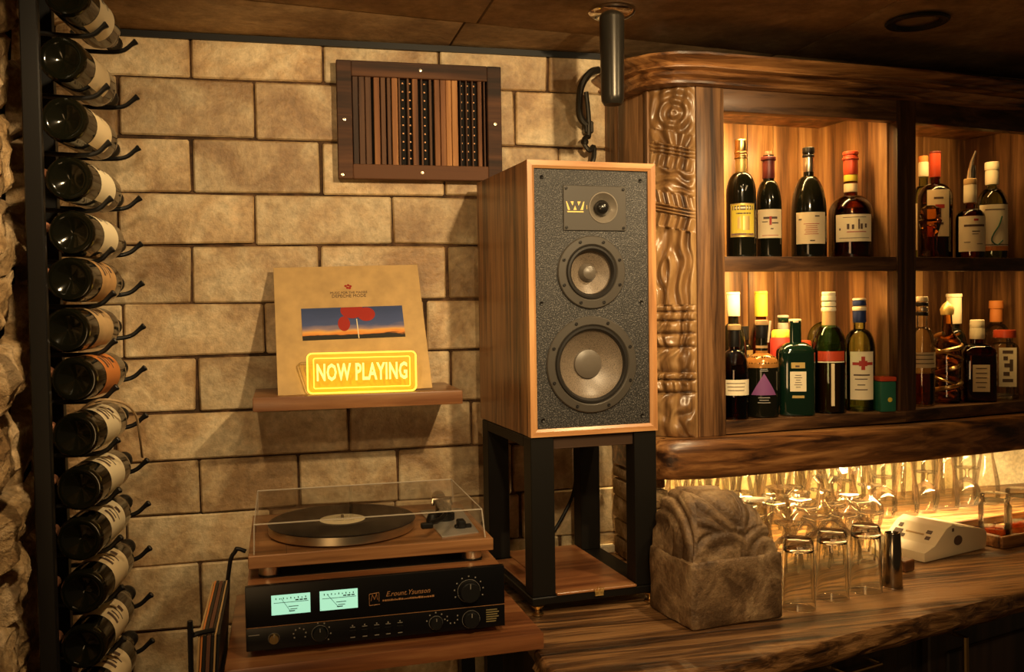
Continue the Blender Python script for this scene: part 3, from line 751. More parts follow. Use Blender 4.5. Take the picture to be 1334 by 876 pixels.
for (x, y) in ((.012, .010), (SW-.018, .010), (.022, SD-.04), (SW-.028, SD-.04)):
    MB().lathe([(.012, .0015), (.012, .004), (.005, .007), (.004, .011), (.013, .019), (.015, .0215)], n=16, M=T(x, y, 0)).build('spike_foot', m_brass, ST)
# cable behind the speaker
tag(MB().tube(arc([(.70, -.045, 1.32), (.700, -.025, 1.22), (.69, -.03, 1.12), (.66, -.035, 1.06), (.62, -.04, 1.0), (.60, -.05, .956)], 6), .0045, 8).build('speaker_cable', m_black, loc=(.60, -.05, .955)), 'black cable hanging behind the speaker against the block wall', 'cable')
tag(MB().tube(arc([(.775, -.44, .957), (.79, -.45, .957), (.785, -.465, .956), (.765, -.463, .957), (.770, -.450, .962), (.787, -.457, .962)], 5), .0045, 8).build('cable_coil', m_black, loc=(.78, -.455, .953)), 'small black bundle of cable beside the stand foot', 'cable')

# ------------------------------------------------------------------ side table
tb = thing('side_table', 'brown wooden side table under the amplifier and turntable', 'table', (.17, -.4, 0))
MB().prism([(-.108, -.643), (.445, -.618), (.432, -.22), (-.108, -.22)], .956, .985, bev=.0018).build('tabletop', m_wtab, tb, world=True)
for (x, y) in ((-.07, -.55), (.37, -.53), (-.07, -.26), (.37, -.26)):
    MB().box(x-.015, x+.015, y-.015, y+.015, 0, .956).build('leg', m_black, tb, world=True)

# ------------------------------------------------------------------ amplifier
AX, AY, AZ = -.074, -.599, .997
AM = thing('amplifier', 'black stereo amplifier with two glowing green level meters', 'amplifier', (AX, AY, .986), R(.73))
dz = AZ-.986
AWd, AHt, ADp = .453, .111, .31
MB().box(.004, AWd-.004, .012, ADp, dz, dz+AHt-.001, bev=.001).build('case', m_wtab, AM)
MB().box(.03, AWd-.03, .05, ADp-.02, dz+AHt-.0015, dz+AHt+.0004).build('vent_plate', m_blackm, AM)
MB().box(0, AWd, 0, .012, dz+.0405, dz+AHt, bev=.0016, seg=2).build('front_panel', m_amp, AM)
MB().box(0, AWd, 0, .012, dz, dz+.0395, bev=.0016, seg=2).build('lower_panel', m_amp, AM)
MB().box(.001, AWd-.001, -.0004, .002, dz+.0397, dz+.0403).build('groove_line', m_copper, AM)
for (x, y) in ((.03, .03), (AWd-.06, .03), (.03, ADp-.05), (AWd-.06, ADp-.05)):
    MB().box(x, x+.03, y, y+.03, 0, dz).build('foot', m_blackm, AM)
def dots(nm, cx, cz, r, a0, aa1, n, par=AM, s=.0011, mat=m_grey):
    m = MB()
    for k in range(n):
        a = R(a0 + (aa1-a0)*k/(max(1, n-1))); x = cx+r*math.cos(a); z_ = cz+r*math.sin(a)
        m.box(x-s, x+s, -.0006, .001, z_-s, z_+s)
    m.build(nm, mat, par, ang=0)
def knob(cx, cz, r, dpt, mat=m_blackm, ring=True):
    k = MB().lathe([(r*1.05, 0), (r*1.05, .002), (r, .003), (r*.96, dpt-.001), (r*.9, dpt), (0, dpt)], n=28, M=T(cx, 0, cz) @ YF).build('knob', mat, AM)
    if ring: MB().tube([(cx+r*1.12*math.cos(2*math.pi*i/24), -.0008, cz+r*1.12*math.sin(2*math.pi*i/24)) for i in range(25)], .0003, 4).build('knob_ring', m_grey, k)
    MB().box(cx-.0006, cx+.0006, -dpt-.0004, -dpt+.001, cz+r*.4, cz+r*.9).build('pointer', m_grey, k)
for mx0, nd in ((.043, -.35), (.124, -.75)):
    mt = MB().box(mx0, mx0+.065, -.0008, .001, dz+.059, dz+.093).build('level_meter', m_meter, AM)
    m = MB(); zb = dz+.059
    m.box(mx0+.004, mx0+.062, -.0014, -.0008, zb+.0205, zb+.0212)
    for k in range(9): m.box(mx0+.007+k*.0062, mx0+.0085+k*.0062, -.0014, -.0008, zb+.0265, zb+.0265+(.002 if k % 2 else .003))
    for k in range(3): m.box(mx0+.040+k*.007, mx0+.0455+k*.007, -.0014, -.0008, zb+.0228, zb+.0248)
    m.box(mx0+.028, mx0+.045, -.0014, -.0008, zb+.0128, zb+.0138); m.box(mx0+.031, mx0+.043, -.0014, -.0008, zb+.008, zb+.009)
    m.box(mx0+.029, mx0+.039, -.0014, -.0008, zb+.0045, zb+.006)
    m.box(mx0+.001, mx0+.0016, -.0014, -.0008, zb+.002, zb+.003)
    m.build('scale', m_meterink, mt, ang=0)
    MB().tube([(mx0+.032, -.0016, zb+.004), (mx0+.016 - (.004 if nd < -.5 else 0), -.0016, zb+.029)], .00035, 4).build('needle', m_meterink, mt)
# script lettering on the amplifier (gold, flat print)
lgm = MB()
for a_, b_ in (((.209, .060), (.209, .080)), ((.209, .080), (.226, .082)), ((.209, .060), (.227, .061)), ((.226, .066), (.226, .082)), ((.212, .068), (.2145, .079)), ((.2145, .079), (.218, .070)), ((.218, .070), (.2215, .080)), ((.2215, .080), (.2235, .069))):
    lgm.tube([(a_[0], -.0003, dz+a_[1]), (b_[0], -.0003, dz+b_[1])], .0005, 4)
lgm.build('monogram', m_copper, AM, ang=0)
text('lettering', 'E.rount.Ysunson', m_copper, AM, T(.277, -.0004, dz+.0775) @ RX90, .0125, .95, .0002, shear=.35)
lm = MB()
random.seed(11)
x = .232
while x < .322:
    wd = random.uniform(.0015, .004); lm.box(x, x+wd, -.0006, .0005, dz+.0655, dz+.0655+random.uniform(.002, .0035)); x += wd+.0009
lm.build('small_print', m_copper, AM, ang=0)
knob(.387, dz+.070, .0185, .016); dots('dial_marks', .387, dz+.070, .0265, -20, 200, 9)
knob(.046, dz+.019, .0085, .007, m_brass); knob(.123, dz+.020, .0125, .010); dots('dial_marks', .123, dz+.020, .0185, -40, 100, 5)
dots('dial_marks', .089, dz+.022, .0105, -30, 210, 7)
knob(.326, dz+.018, .011, .009); dots('dial_marks', .326, dz+.020, .0165, 10, 170, 5)
dots('dial_marks', .356, dz+.024, .010, -200, 20, 6)
knob(.390, dz+.018, .0145, .010)
for i, x in enumerate((.179, .200, .221, .241, .262)):
    bt = MB().box(x-.006, x+.006, -.002, .001, dz+.012, dz+.020, bev=.0006).build('push_button', m_amp, AM)
    mk = MB(); mk.box(x-.0045, x+.0045, -.0005, .0005, dz+.0245, dz+.0255); mk.box(x-.001, x+.001, -.0005, .0005, dz+.0265, dz+.029); mk.box(x-.004, x+.004, -.0005, .0005, dz+.0065, dz+.0078)
    mk.build('button_mark', m_grey, bt, ang=0)
lm = MB()
for k in range(6): lm.box(.418, .418+random.uniform(.018, .024), -.0005, .0005, dz+.010+k*.0042, dz+.012+k*.0042)
lm.build('label_print', plain('dim_gold', (.25, .2, .08), .6), AM, ang=0)
MB().box(.004, .022, -.0005, .0005, dz+.027, dz+.0282).build('small_mark', m_grey, AM)

# ------------------------------------------------------------------ turntable
TZ = .986+dz+AHt+.0006
TT = thing('turntable', 'walnut turntable with black record under a clear dust cover', 'turntable', (-.069, -.562, TZ), R(.3))
pw, pd, ph0, ph1 = .436, .335, .0195, .042
MB().box(0, pw, 0, pd, ph0, ph1, bev=.0012).build('plinth', m_wplinth, TT)
MB().box(.0645, .0655, .004, pd-.004, ph1, ph1+.0003).build('groove', m_ink, TT)
for (x, y) in ((.035, .03), (pw-.035, .03), (.035, pd-.04), (pw-.035, pd-.04)):
    MB().lathe([(.0175, 0), (.018, .001), (.018, .0195)], n=28, M=T(x, y, 0)).build('foot', m_steel, TT)
    MB().lathe([(.0195, 0), (.0195, .002), (.0175, .003)], n=28, M=T(x, y, 0)).build('foot_pad', m_black, TT)
pcx, pcy = .171, .150
pr_ = .1385
MB().lathe([(.125, ph1), (.128, ph1+.003), (pr_-.001, ph1+.003), (pr_, ph1+.004), (pr_, ph1+.0185), (pr_-.001, ph1+.0195), (0, ph1+.0195)], n=80, M=T(pcx, pcy, 0)).build('platter', m_steel, TT)
rec = thing('vinyl_record', 'black vinyl record with pale label lying on the turntable platter', 'record', (-.069+pcx, -.562+pcy, TZ+ph1+.0196))
prf = [(.004, 0), (.1395, 0), (.140, .0008), (.1385, .0018)]
for k in range(30): prf.append((.1365-k*.0028, .0016+(.00035 if k % 2 else 0)))
prf += [(.050, .0016), (.004, .0016)]
MB().lathe(prf, n=80).build('disc', m_vinyl, rec, ang=10)
MB().lathe([(.003, .0016), (.0435, .0016), (.0435, .0020), (.003, .0020)], n=40).build('label', m_cream2, rec)
lm = MB(); lm.box(-.018, .002, -.014, -.012, .002, .0022); lm.box(.004, .022, -.016, -.0145, .002, .0022); lm.box(-.012, .012, .018, .020, .002, .0022); lm.build('label_print', m_ink, rec, ang=0)
MB().lathe([(.003, 0), (.003, .009), (.002, .0105), (0, .011)], n=12).build('spindle', m_chrome, rec)
# armboard and tonearm
MB().prism([(.345, .028), (.418, .045), (.425, .262), (.338, .262)], ph1, ph1+.003, bev=.0008).build('arm_board', plain('brushed_alloy', (.55, .52, .46), .35, .6), TT)
arm = MB().lathe([(.022, 0), (.022, .012), (.016, .014), (.016, .03), (.012, .032), (0, .032)], n=24, M=T(.372, .165, ph1+.003)).build('tonearm_base', m_black, TT)
MB().tube(arc([(.372, .215, ph1+.034), (.372, .165, ph1+.034), (.366, .10, ph1+.034), (.345, .04, ph1+.033), (.318, .012, ph1+.032)]), .0045, 8).build('arm_tube', m_black, arm)
MB().tube([(.372, .20, ph1+.034), (.373, .235, ph1+.034)], .014, 14).build('counterweight', m_steel, arm)
MB().tube([(.352, .175, ph1+.03), (.352, .175, ph1+.044), (.388, .172, ph1+.044), (.388, .172, ph1+.03)], .004, 8).build('gimbal', m_chrome, arm)
MB().box(.304, .326, -.004+.01, .02, ph1+.024, ph1+.034, bev=.002).build('headshell', m_black, arm)
MB().box(.385, .40, .075, .10, ph1+.003, ph1+.018, bev=.002).build('speed_switch', m_blackm, TT)
MB().box(.380, .412, .080, .092, ph1+.003, ph1+.009, bev=.001).build('switch_plate', m_blackm, TT)
MB().lathe([(.012, 0), (.012, .008), (.008, .018), (0, .02)], n=20, M=T(.345, .14, ph1+.003)).build('arm_rest', m_black, TT)
# dust cover
lid = bpy.data.objects.new('dust_cover', None); COL.objects.link(lid); lid.parent = TT
x0, x1, y0, y1, z0, z1 = .010, pw-.014, .006, pd-.004, ph1+.001, ph1+.052
ft = .008
C8 = [(x0, y0, z0), (x1, y0, z0), (x1, y1, z0), (x0, y1, z0), (x0+.001, y0+ft, z1), (x1-.004, y0+ft, z1), (x1-.004, y1-.004, z1), (x0+.001, y1-.004, z1)]
for nm, f in (('front_pane', (0, 1, 5, 4)), ('side_pane', (1, 2, 6, 5)), ('back_pane', (2, 3, 7, 6)), ('side_pane', (3, 0, 4, 7)), ('top_pane', (4, 5, 6, 7))):
    m = MB(); P = [Vector(C8[i]) for i in f]; nn = (P[1]-P[0]).cross(P[3]-P[0]).normalized()*.0008
    m._add([p for p in P]+[p+nn for p in P], [(0, 1, 2, 3), (4, 5, 6, 7), (0, 1, 5, 4), (1, 2, 6, 5), (2, 3, 7, 6), (3, 0, 4, 7)]); m.build(nm, m_g_lid, lid, ang=0)
for a_, b_ in ((4, 5), (0, 4), (1, 5), (5, 6), (4, 7), (6, 7), (3, 7), (2, 6)):
    MB().tube([C8[a_], C8[b_]], .0013, 6).build('edge', m_g_edge, lid)

# ------------------------------------------------------------------ record stand with sleeves at the left
rs = thing('record_stand', 'black bent-rod record stand left of the side table', 'record stand', (-.13, -.55, 0))
for y, xo, zo in ((-.70, 0, 0), (-.40, .0, .0)):
    pass
MB().tube(arc([(-.153, -.705, 0), (-.153, -.705, .5), (-.153, -.705, 1.05), (-.150, -.703, 1.068), (-.128, -.695, 1.071), (-.118, -.692, 1.071)], 4), .0042, 8).build('front_rod', m_black, rs, world=True)
MB().tube(arc([(-.135, -.385, 0), (-.122, -.385, .9), (-.112, -.385, 1.08), (-.099, -.385, 1.118), (-.094, -.385, 1.122), (-.080, -.385, 1.116)], 4), .004, 8).build('rear_rod', m_black, rs, world=True)
for x in (-.153, -.112):
    MB().tube([(x, -.705, .748), (x, -.385, .748)], .004, 8).build('tray_rod', m_black, rs, world=True)
MB().tube([(-.153, -.705, .35), (-.135, -.385, .35)], .004, 8).build('tray_rod', m_black, rs, world=True)
MB().tube([(-.153, -.68, .748), (-.112, -.68, .748)], .004, 8).build('tray_rod', m_black, rs, world=True)
MB().tube([(-.153, -.41, .748), (-.112, -.41, .748)], .004, 8).build('tray_rod', m_black, rs, world=True)
cols = [(m_tan, 'tan record sleeve, leftmost in the record stand', .0035), (m_orange, 'orange-edged record sleeve second from left in the stand', .003), (m_black, 'black glossy record sleeve in the stand beside the orange one', .0055),
        (m_browncard, 'brown record sleeve in the middle of the record stand', .0065), (m_black, 'thin black record sleeve right of the brown one', .004), (m_tan, 'pale tan record sleeve second from right in the stand', .003), (m_blackm, 'matte black record sleeve nearest the side table in the stand', .0045)]
x = -.1475
for k, (mt, lb, th) in enumerate(cols):
    hgt = .312
    lean_k = (.012+.006*(len(cols)-k)/7)
    m = MB(); xb = x - lean_k
    y0_ = -.70 + random.uniform(-.004, .004)
    vs = []
    for yy, zz_ in ((y0_, .753), (y0_+.31, .753), (y0_+.31, .753+hgt), (y0_, .753+hgt)):
        xx = xb + (lean_k+.006 if zz_ > .8 else 0)
        vs += [(xx, yy, zz_), (xx+th*.88, yy, zz_)]
    m._add(vs, [(0, 2, 4, 6), (1, 3, 5, 7), (0, 1, 3, 2), (4, 5, 7, 6), (0, 1, 7, 6), (2, 3, 5, 4)])
    tag(m.build('record_sleeve', mt, ang=0, loc=(xb, -.545, .753)), lb, 'record sleeve', 'sleeves in the record stand')
    x += th + .0004

# ------------------------------------------------------------------ wine rack
rk = thing('wine_rack', 'tall black metal wine rack with hooked prongs beside rough stone wall', 'wine rack', (-.37, -.45, 0))
MB().box(-.378, -.352, -.672, -.655, 0, 2.199, bev=.002).build('post', m_black, rk, world=True)
MB().box(-.418, -.384, -.43, -.405, 0, 2.199, bev=.002).build('post', m_blackm, rk, world=True)
bz = [2.089, 1.985, 1.889, 1.794, 1.707, 1.632, 1.55, 1.47, 1.379, 1.292, 1.209, 1.122, 1.031, .942]
WA = R(4.5)
wdir = Vector((math.sin(WA), math.cos(WA), 0))
def hookp(x0, y, z_, ln):
    return arc([(x0, y, z_), (x0+ln*.6, y+.004, z_-.002), (x0+ln*.86, y+.006, z_+.002), (x0+ln, y+.007, z_+.016), (x0+ln+.008, y+.007, z_+.022)], 4)
for i, z_ in enumerate(bz):
    for (y, dzz, ln, xs) in ((-.515, -.0420, .112, -.40), (-.335, -.0205, .134, -.40)):
        MB().tube(hookp(xs, y, z_+dzz, ln), [.0042]*12+[.0046, .0052, .006, .0062, .005], 7).build('prong', m_black, rk, world=True)
    MB().lathe([(.009, 0), (.009, .015), (.007, .018), (0, .018)], n=12, M=T(-.376, -.56, z_+.012) @ YF).build('rubber_pad', m_cork, rk, world=True)
# wine bottle: axis along +y from butt at origin
def wine_bottle(lab_mat, label):
    t = thing('wine_bottle', label, 'bottle', (0, 0, 0), 0, 'wine bottles lying in the black rack')
    MX = Matrix.Rotation(R(-90), 4, 'X')      # z -> +y
    MB().lathe([(0, .012), (.012, .010), (.024, .003), (.030, .0005), (.034, .001), (.0365, .005), (.0375, .012), (.0375, .185), (.036, .20), (.030, .218), (.020, .235), (.0155, .25), (.0145, .285)], n=32, M=MX).build('glass', m_wine, t)
    MB().lathe([(.0150, .245), (.0152, .285), (.0165, .287), (.0165, .297), (.015, .300), (0, .300)], n=20, M=MX).build('capsule', m_blackm, t)
    m = MB(); n = 28
    m.grid(lambda u, v: (.0379*math.cos(R(-70)+R(250)*u), .058+.092*v, .0379*math.sin(R(-70)+R(250)*u)), n, 1)
    lb = m.build('label', lab_mat, t)
    k = MB()
    for (a0, aa, y0, y1) in ((20, 60, .075, .085), (25, 55, .092, .097), (15, 65, .108, .112), (30, 50, .120, .132)):
        k.grid(lambda u, v: (.0382*math.cos(R(a0)+R(aa-a0)*u), y0+(y1-y0)*v, .0382*math.sin(R(a0)+R(aa-a0)*u)), 5, 1)
    k.build('label_print', m_ink, lb)
    return t
def copy_tree(o, parent=None):
    c = o.copy(); COL.objects.link(c); c.parent = parent
    for ch in list(o.children): copy_tree(ch, c)
    return c
names = ['topmost wine bottle, cut off by the upper edge of the photo', 'second wine bottle from the top of the rack with wide cream label', 'third wine bottle from the top of the rack with streaked cream label',
         'fourth wine bottle from the top with dark oval on its label', 'fifth wine bottle from the top with plain cream label', 'sixth wine bottle from the top with orange-tan label', 'seventh wine bottle from the top with warm tan label',
         'wine bottle with bright orange label, eighth from the top', 'wine bottle with tan string looped over its neck, ninth from top', 'wine bottle directly below the one with string', 'second wine bottle below the one with string',
         'third wine bottle below the one with string', 'fourth wine bottle below the one with string', 'lowest visible wine bottle, mostly cut off by lower edge']
labm = [m_cream2, m_cream, m_cream, m_cream2, m_cream2, card('tan_orange_label', (.62, .36, .14)), card('warm_label', (.62, .42, .20)), m_orange, m_cream2, m_cream2, m_cream2, m_cream, m_cream, m_cream]
xs = [-.325, -.335, -.335, -.331, -.329, -.334, -.341, -.332, -.333, -.329, -.331, -.328, -.330, -.328]
proto = {}
for i, z_ in enumerate(bz):
    mt = labm[i]
    if mt.name not in proto: b_ = proto[mt.name] = wine_bottle(mt, names[i])
    else: b_ = copy_tree(proto[mt.name])
    b_['label'] = names[i]
    b_.location = (xs[i], -.60, z_); b_.rotation_euler = (0, 0, -WA); b_.scale = (.97, 1, .97)
    b_.rotation_euler.rotate_axis('Y', R(random.uniform(-25, 15)))
tag(MB().tube(arc([(-.345, -.55, 1.40), (-.315, -.53, 1.428), (-.275, -.50, 1.421), (-.262, -.44, 1.39), (-.262, -.40, 1.345), (-.268, -.335, 1.300)], 5), .0022, 6).build('string_loop', m_string, loc=(-.30, -.45, 1.38)), 'tan string hanging over a wine bottle and hook', 'string')

# ------------------------------------------------------------------ carved stone block
cb = thing('carved_stone', 'square carved stone block with swirled domed top on the counter', 'carving', (.744, -.598, .951), R(7))
bw, bd, bh = .208, .165, .130
def blk(face_i):
    pass
t = bmesh.new(); bmesh.ops.create_cube(t, size=1); bmesh.ops.bevel(t, geom=list(t.edges), offset=.022, segments=1, profile=.6, affect='EDGES')
bmesh.ops.subdivide_edges(t, edges=list(t.edges), cuts=7, use_grid_fill=True)
for v_ in t.verts:
    p = v_.co.copy(); d_ = p.normalized()
    ax_ = max(abs(p.x), abs(p.y), abs(p.z))
    nz_ = noise.fractal(p*5+Vector((3, 1, 7)), 1, 2.1, 4)*.022 - max(0, noise.cell(p*2.2+Vector((9.3, 4, 2))))*.02
    p = p + d_*nz_
    v_.co = Vector(((p.x+.5)*bw, (p.y+.5)*bd, (p.z+.5)*bh))
mn = min(v_.co.z for v_ in t.verts)
for v_ in t.verts: v_.co.z = max(0, v_.co.z - max(0, mn)) if v_.co.z < .01 else v_.co.z
m = MB(); t.verts.index_update(); m._add([v_.co.copy() for v_ in t.verts], [[q.index for q in f.verts] for f in t.faces]); t.free()
m.build('block', m_carvestone, cb, ang=60)
def swirl(x, y):
    # leaf and scroll grooves: nested arcs on the left end, curling leaves over the top
    if x < -.45:
        f = math.hypot(x+1.45, (y+1.15)*.75)*15
    else:
        xr = x-.25
        q = noise.noise(Vector((x*1.6, y*1.6, 12)))
        f = 10.5*math.hypot(abs(xr)-.62, y+1.25) + 3.2*q if y < -.1 + .25*math.sin(x*5) else 7.0*xr + 5.0*y*(1 if xr > 0 else -1) + 4.0*q
    g = abs(math.sin(f)); fine = abs(math.sin(f*2.0+.7))
    return (g**.55 - .8) + .22*(fine**.6 - .7)
def dome0(u, v):
    x, y = 2*u-1, 2*v-1
    ex = max(0, 1-(max(0, x+.25)/1.25)**3.0)**.45 if x > -.25 else max(0, 1-((-.25-x)/.75)**5)**.4
    ey = max(0, 1-(max(0, .15-y)/1.15)**2.6)**.5 if y < .15 else max(0, 1-((y-.15)/.85)**6)**.35
    return Vector((bw/2 + x*(bw/2-.004), bd/2 + y*(bd/2-.004), bh-.010 + .132*ex*ey)), ex*ey
def dome(u, v):
    p, e = dome0(u, v); h = .012
    a = dome0(min(1, u+h), v)[0] - dome0(max(0, u-h), v)[0]; b_ = dome0(u, min(1, v+h))[0] - dome0(u, max(0, v-h))[0]
    nn = a.cross(b_)
    nn = nn.normalized() if nn.length > 1e-9 else Vector((0, 0, 1))
    # carved pattern read on the surface: across (x) and up/over (arc height on the front, then depth)
    q = noise.noise(Vector((p.x*14, p.y*10, p.z*10)))
    X = (p.x-bw*.62)/bw*2; W = (p.z-bh)/.13 + max(0, p.y-bd*.3)/bd*1.3
    if p.x < bw*.20 and nn.x < -.25 or p.x < bw*.10:
        f = math.hypot(p.y/bd*1.2-.9, (p.z-bh)/.13-.0)*15
    elif W < .42:
        f = 13*math.hypot(abs(X)-.50, (W+.18)*1.15) + 1.2*q       # two scrolls over the front foot
    else:
        f = 8*abs(X)*(1.35-.25*W) - 5.2*W + 3.4*q + 1.2*math.sin(W*6)   # leaves sweeping up and out
    g = abs(math.sin(f)); fine = abs(math.sin(f*2+.6))
    s_ = (.0095*(g**.7 - .85) + .0022*(fine**.6-.7))*min(1, e*2.5+.15)
    return p + nn*s_
MB().grid(dome, 170, 170).build('carved_dome', m_carvestone, cb, ang=0).data.shade_smooth()

# ------------------------------------------------------------------ front tumblers, jigger
def tumbler(loc, lb):
    h = .143
    return tag(MB().lathe([(.0335, 0), (.0345, .001), (.0343, .004), (.0318, .10), (.0308, .130), (.0295, .139), (.026, h), (0, h-.002),
                           (0, .120), (.024, .121), (.0275, .118), (.0285, .110), (.0300, .06), (.0322, .003), (.0327, .0005), (.0335, 0)], n=48, cap=False).build('tumbler', m_glass, loc=None), lb, 'glass', 'upturned tumblers on the bar edge')
for (x, y, lb) in ((1.012, -.527, 'tall upturned glass tumbler nearest the carved stone block'), (1.114, -.489, 'middle of three tall upturned glass tumblers on the counter'), (1.210, -.466, 'tall upturned glass tumbler beside the steel cup')):
    o = tumbler(None, lb); o.location = (x, y, .951)
jg = thing('steel_cup', 'slim polished steel cup standing upside down right of the tumblers', 'cup', (1.279, -.462, .951))
MB().lathe([(.0205, 0), (.0210, .001), (.0190, .06), (.0165, .119), (.0158, .1205), (.015, .119), (.014, .116), (0, .116)], n=36).build('body', plain('dark_steel', (.30, .26, .2), .16, 1), jg)
MB().lathe([(.0213, .0002), (.0216, .002), (.0208, .003)], n=36, cap=False).build('rim', m_chrome, jg)

# ------------------------------------------------------------------ card terminal, wood block, tray
dv = thing('card_terminal', 'ivory wedge-shaped device with dark sockets lying on the bar counter', 'device', (1.470, -.318, .951), R(17))
# local: x along long side, y back
def wedge(w0, w1):
    pts = [(0, 0), (0, .022), (.04, .034), (.085, .070), (.110, .078), (.125, .072), (.235, .050), (.247, .040), (.245, .006), (.238, 0)]
    return pts
m = MB(); pts = wedge(0, 0)
n = len(pts); wy = .14
# profile runs along local x, extruded in y
vs = [(x, 0, z_) for x, z_ in pts] + [(x, wy, z_) for x, z_ in pts]
t = bmesh.new(); tv = [t.verts.new(v_) for v_ in vs]
t.faces.new(tv[:n]); t.faces.new(tv[n:][::-1])
for i in range(n): t.faces.new((tv[i], tv[(i+1) % n], tv[n+(i+1) % n], tv[n+i]))
bmesh.ops.recalc_face_normals(t, faces=t.faces); bmesh.ops.bevel(t, geom=list(t.edges), offset=.002, segments=2, affect='EDGES', profile=.6)
t.verts.index_update(); m._add([v_.co.copy() for v_ in t.verts], [[q.index for q in f.verts] for f in t.faces]); t.free()
m.build('housing', m_white, dv, ang=40)
MB().lathe([(.012, 0), (.012, .001), (0, .001)], n=16, M=T(.128, -.0006, .036) @ YF @ Matrix.Scale(1.35, 4, (1, 0, 0))).build('socket', m_ink, dv)
MB().box(.105, .112, -.001, .001, .060, .068).build('socket', m_ink, dv)
sl_ = math.atan2(.036, .045)
for (a, y, l, wd) in ((.36, .115, .008, .022), (.72, .118, .006, .010), (.30, .03, .005, .012), (.62, .035, .005, .014), (.2, .10, .005, .016), (.45, .07, .002, .05)):
    x = .04+.045*a*1.0; z_ = .034+.036*a
    MB().box(-l, l, -wd/2, wd/2, 0, .0012, M=T(x, y, z_) @ Matrix.Rotation(-sl_, 4, 'Y')).build('button', m_ink if wd < .04 else m_tan, dv)
tag(MB().box(-.018, .018, -.02, .02, 0, .026, bev=.002).build('wood_block', m_wshelf), 'small wooden block between the steel cup and ivory device', 'block').matrix_world = T(1.385, -.352, .951) @ Matrix.Rotation(R(20), 4, 'Z')
tr_ = thing('wooden_tray', 'low wooden tray holding short jars at the right edge of the counter', 'tray', (1.735, -.262, .951), R(12))
MB().box(0, .34, 0, .16, 0, .008).build('base', m_wledge, tr_)
for nm, b4 in (('rim', (-.006, .346, -.008, .002)), ('rim', (-.006, .346, .158, .168)), ('rim', (-.008, .004, .002, .158)), ('rim', (.336, .348, .002, .158))):
    MB().box(b4[0], b4[1], b4[2], b4[3], 0, .030, bev=.002).build(nm, m_wledge, tr_)

# ------------------------------------------------------------------ glasses on the back counter
gl_n = 0
def stem_glass(kind):
    if kind == 0:   # upturned snifter: rim down, bowl, short stem, foot on top
        return [(.027, 0), (.0275, .001), (.033, .018), (.0375, .038), (.0375, .050), (.033, .066), (.022, .080), (.009, .088), (.0055, .094), (.0055, .108), (.010, .113), (.031, .117), (.0335, .119), (.0335, .1205), (0, .1212)]
    if kind == 1:   # upturned flared beer glass
        return [(.034, 0), (.0345, .001), (.038, .03), (.036, .07), (.028, .11), (.020, .145), (.019, .158), (.033, .172), (.035, .175), (.034, .178), (0, .178)]
    return [(.036, 0), (.037, .001), (.034, .10), (.032, .150), (.029, .156), (0, .157)]
gm = {}
def place_glass(kind, x, y, lb, grp, sc=1.0):
    if kind not in gm:
        t_ = thing('bar_glass', lb, 'glass', (0, 0, 0), 0, grp)
        MB().lathe(stem_glass(kind), n=28, cap=False).build('glass', m_g_cup, t_)
        p = stem_glass(kind)
        m = MB(); q = [(r_*.93, z_) for r_, z_ in p if z_ < (.08 if kind == 0 else .09)]
        q = [(max(.001, r_-.0018), z_+.001) for r_, z_ in p if z_ < (.082 if kind == 0 else .12)]
        m.lathe(q + [(0, q[-1][1]+.003)], n=24, cap=False); m.bm.free(); gm[kind] = t_; o = t_
    else: o = copy_tree(gm[kind])
    o.location = (x, y, .951); o.rotation_euler.z = random.uniform(0, 6); o.scale = (sc, sc, sc); o['label'] = lb; o['group'] = grp
    return o
random.seed(5)
snl = 'upturned stemmed glass in the crowded rows behind the tumblers'
ROWS = ['front row behind the tall tumblers', 'second row under the cabinet', 'third row under the cabinet', 'fourth row under the cabinet', 'fifth row under the cabinet', 'sixth row under the cabinet', 'row before the rearmost', 'rearmost row against the plaster']
rowdir = Vector((math.cos(R(14)), math.sin(R(14))))
rowp = [((1.04, -.31), 5), ((1.00, -.22), 7), ((1.03, -.135), 12), ((1.0, -.055), 14), ((1.03, .03), 14), ((1.02, .115), 14), ((1.04, .20), 14), ((1.03, .285), 14)]
for ri, ((bx, by), n_) in enumerate(rowp):
    for k in range(n_):
        x = bx + rowdir.x*.083*k; y = by + rowdir.y*.083*k*.6
        if y > .375 or x > 2.15: continue
        if ri < 2 and x > 1.42: continue
        if ri == 2 and x > 1.44: continue
        if ri == 3 and x > 1.62: continue
        if ri < 3 and x < .985: continue
        kind = 0 if ri < 4 and (k*3+ri) % 7 else 1
        if ri == 4: kind = k % 2
        if ri >= 5 and (k > 8 or (k+ri) % 4 == 0): kind = 2
        rw = ROWS[ri]
        lb = ('upturned stemmed glass in the ' if kind == 0 else 'upturned flared beer glass in the ' if kind == 1 else 'upturned plain tumbler in the ') + rw
        place_glass(kind, x+random.uniform(-.003, .003), y+random.uniform(-.003, .003), lb, ('stemmed glasses, ', 'flared beer glasses, ', 'plain tumblers, ')[kind] + rw, random.uniform(.97, 1.0))
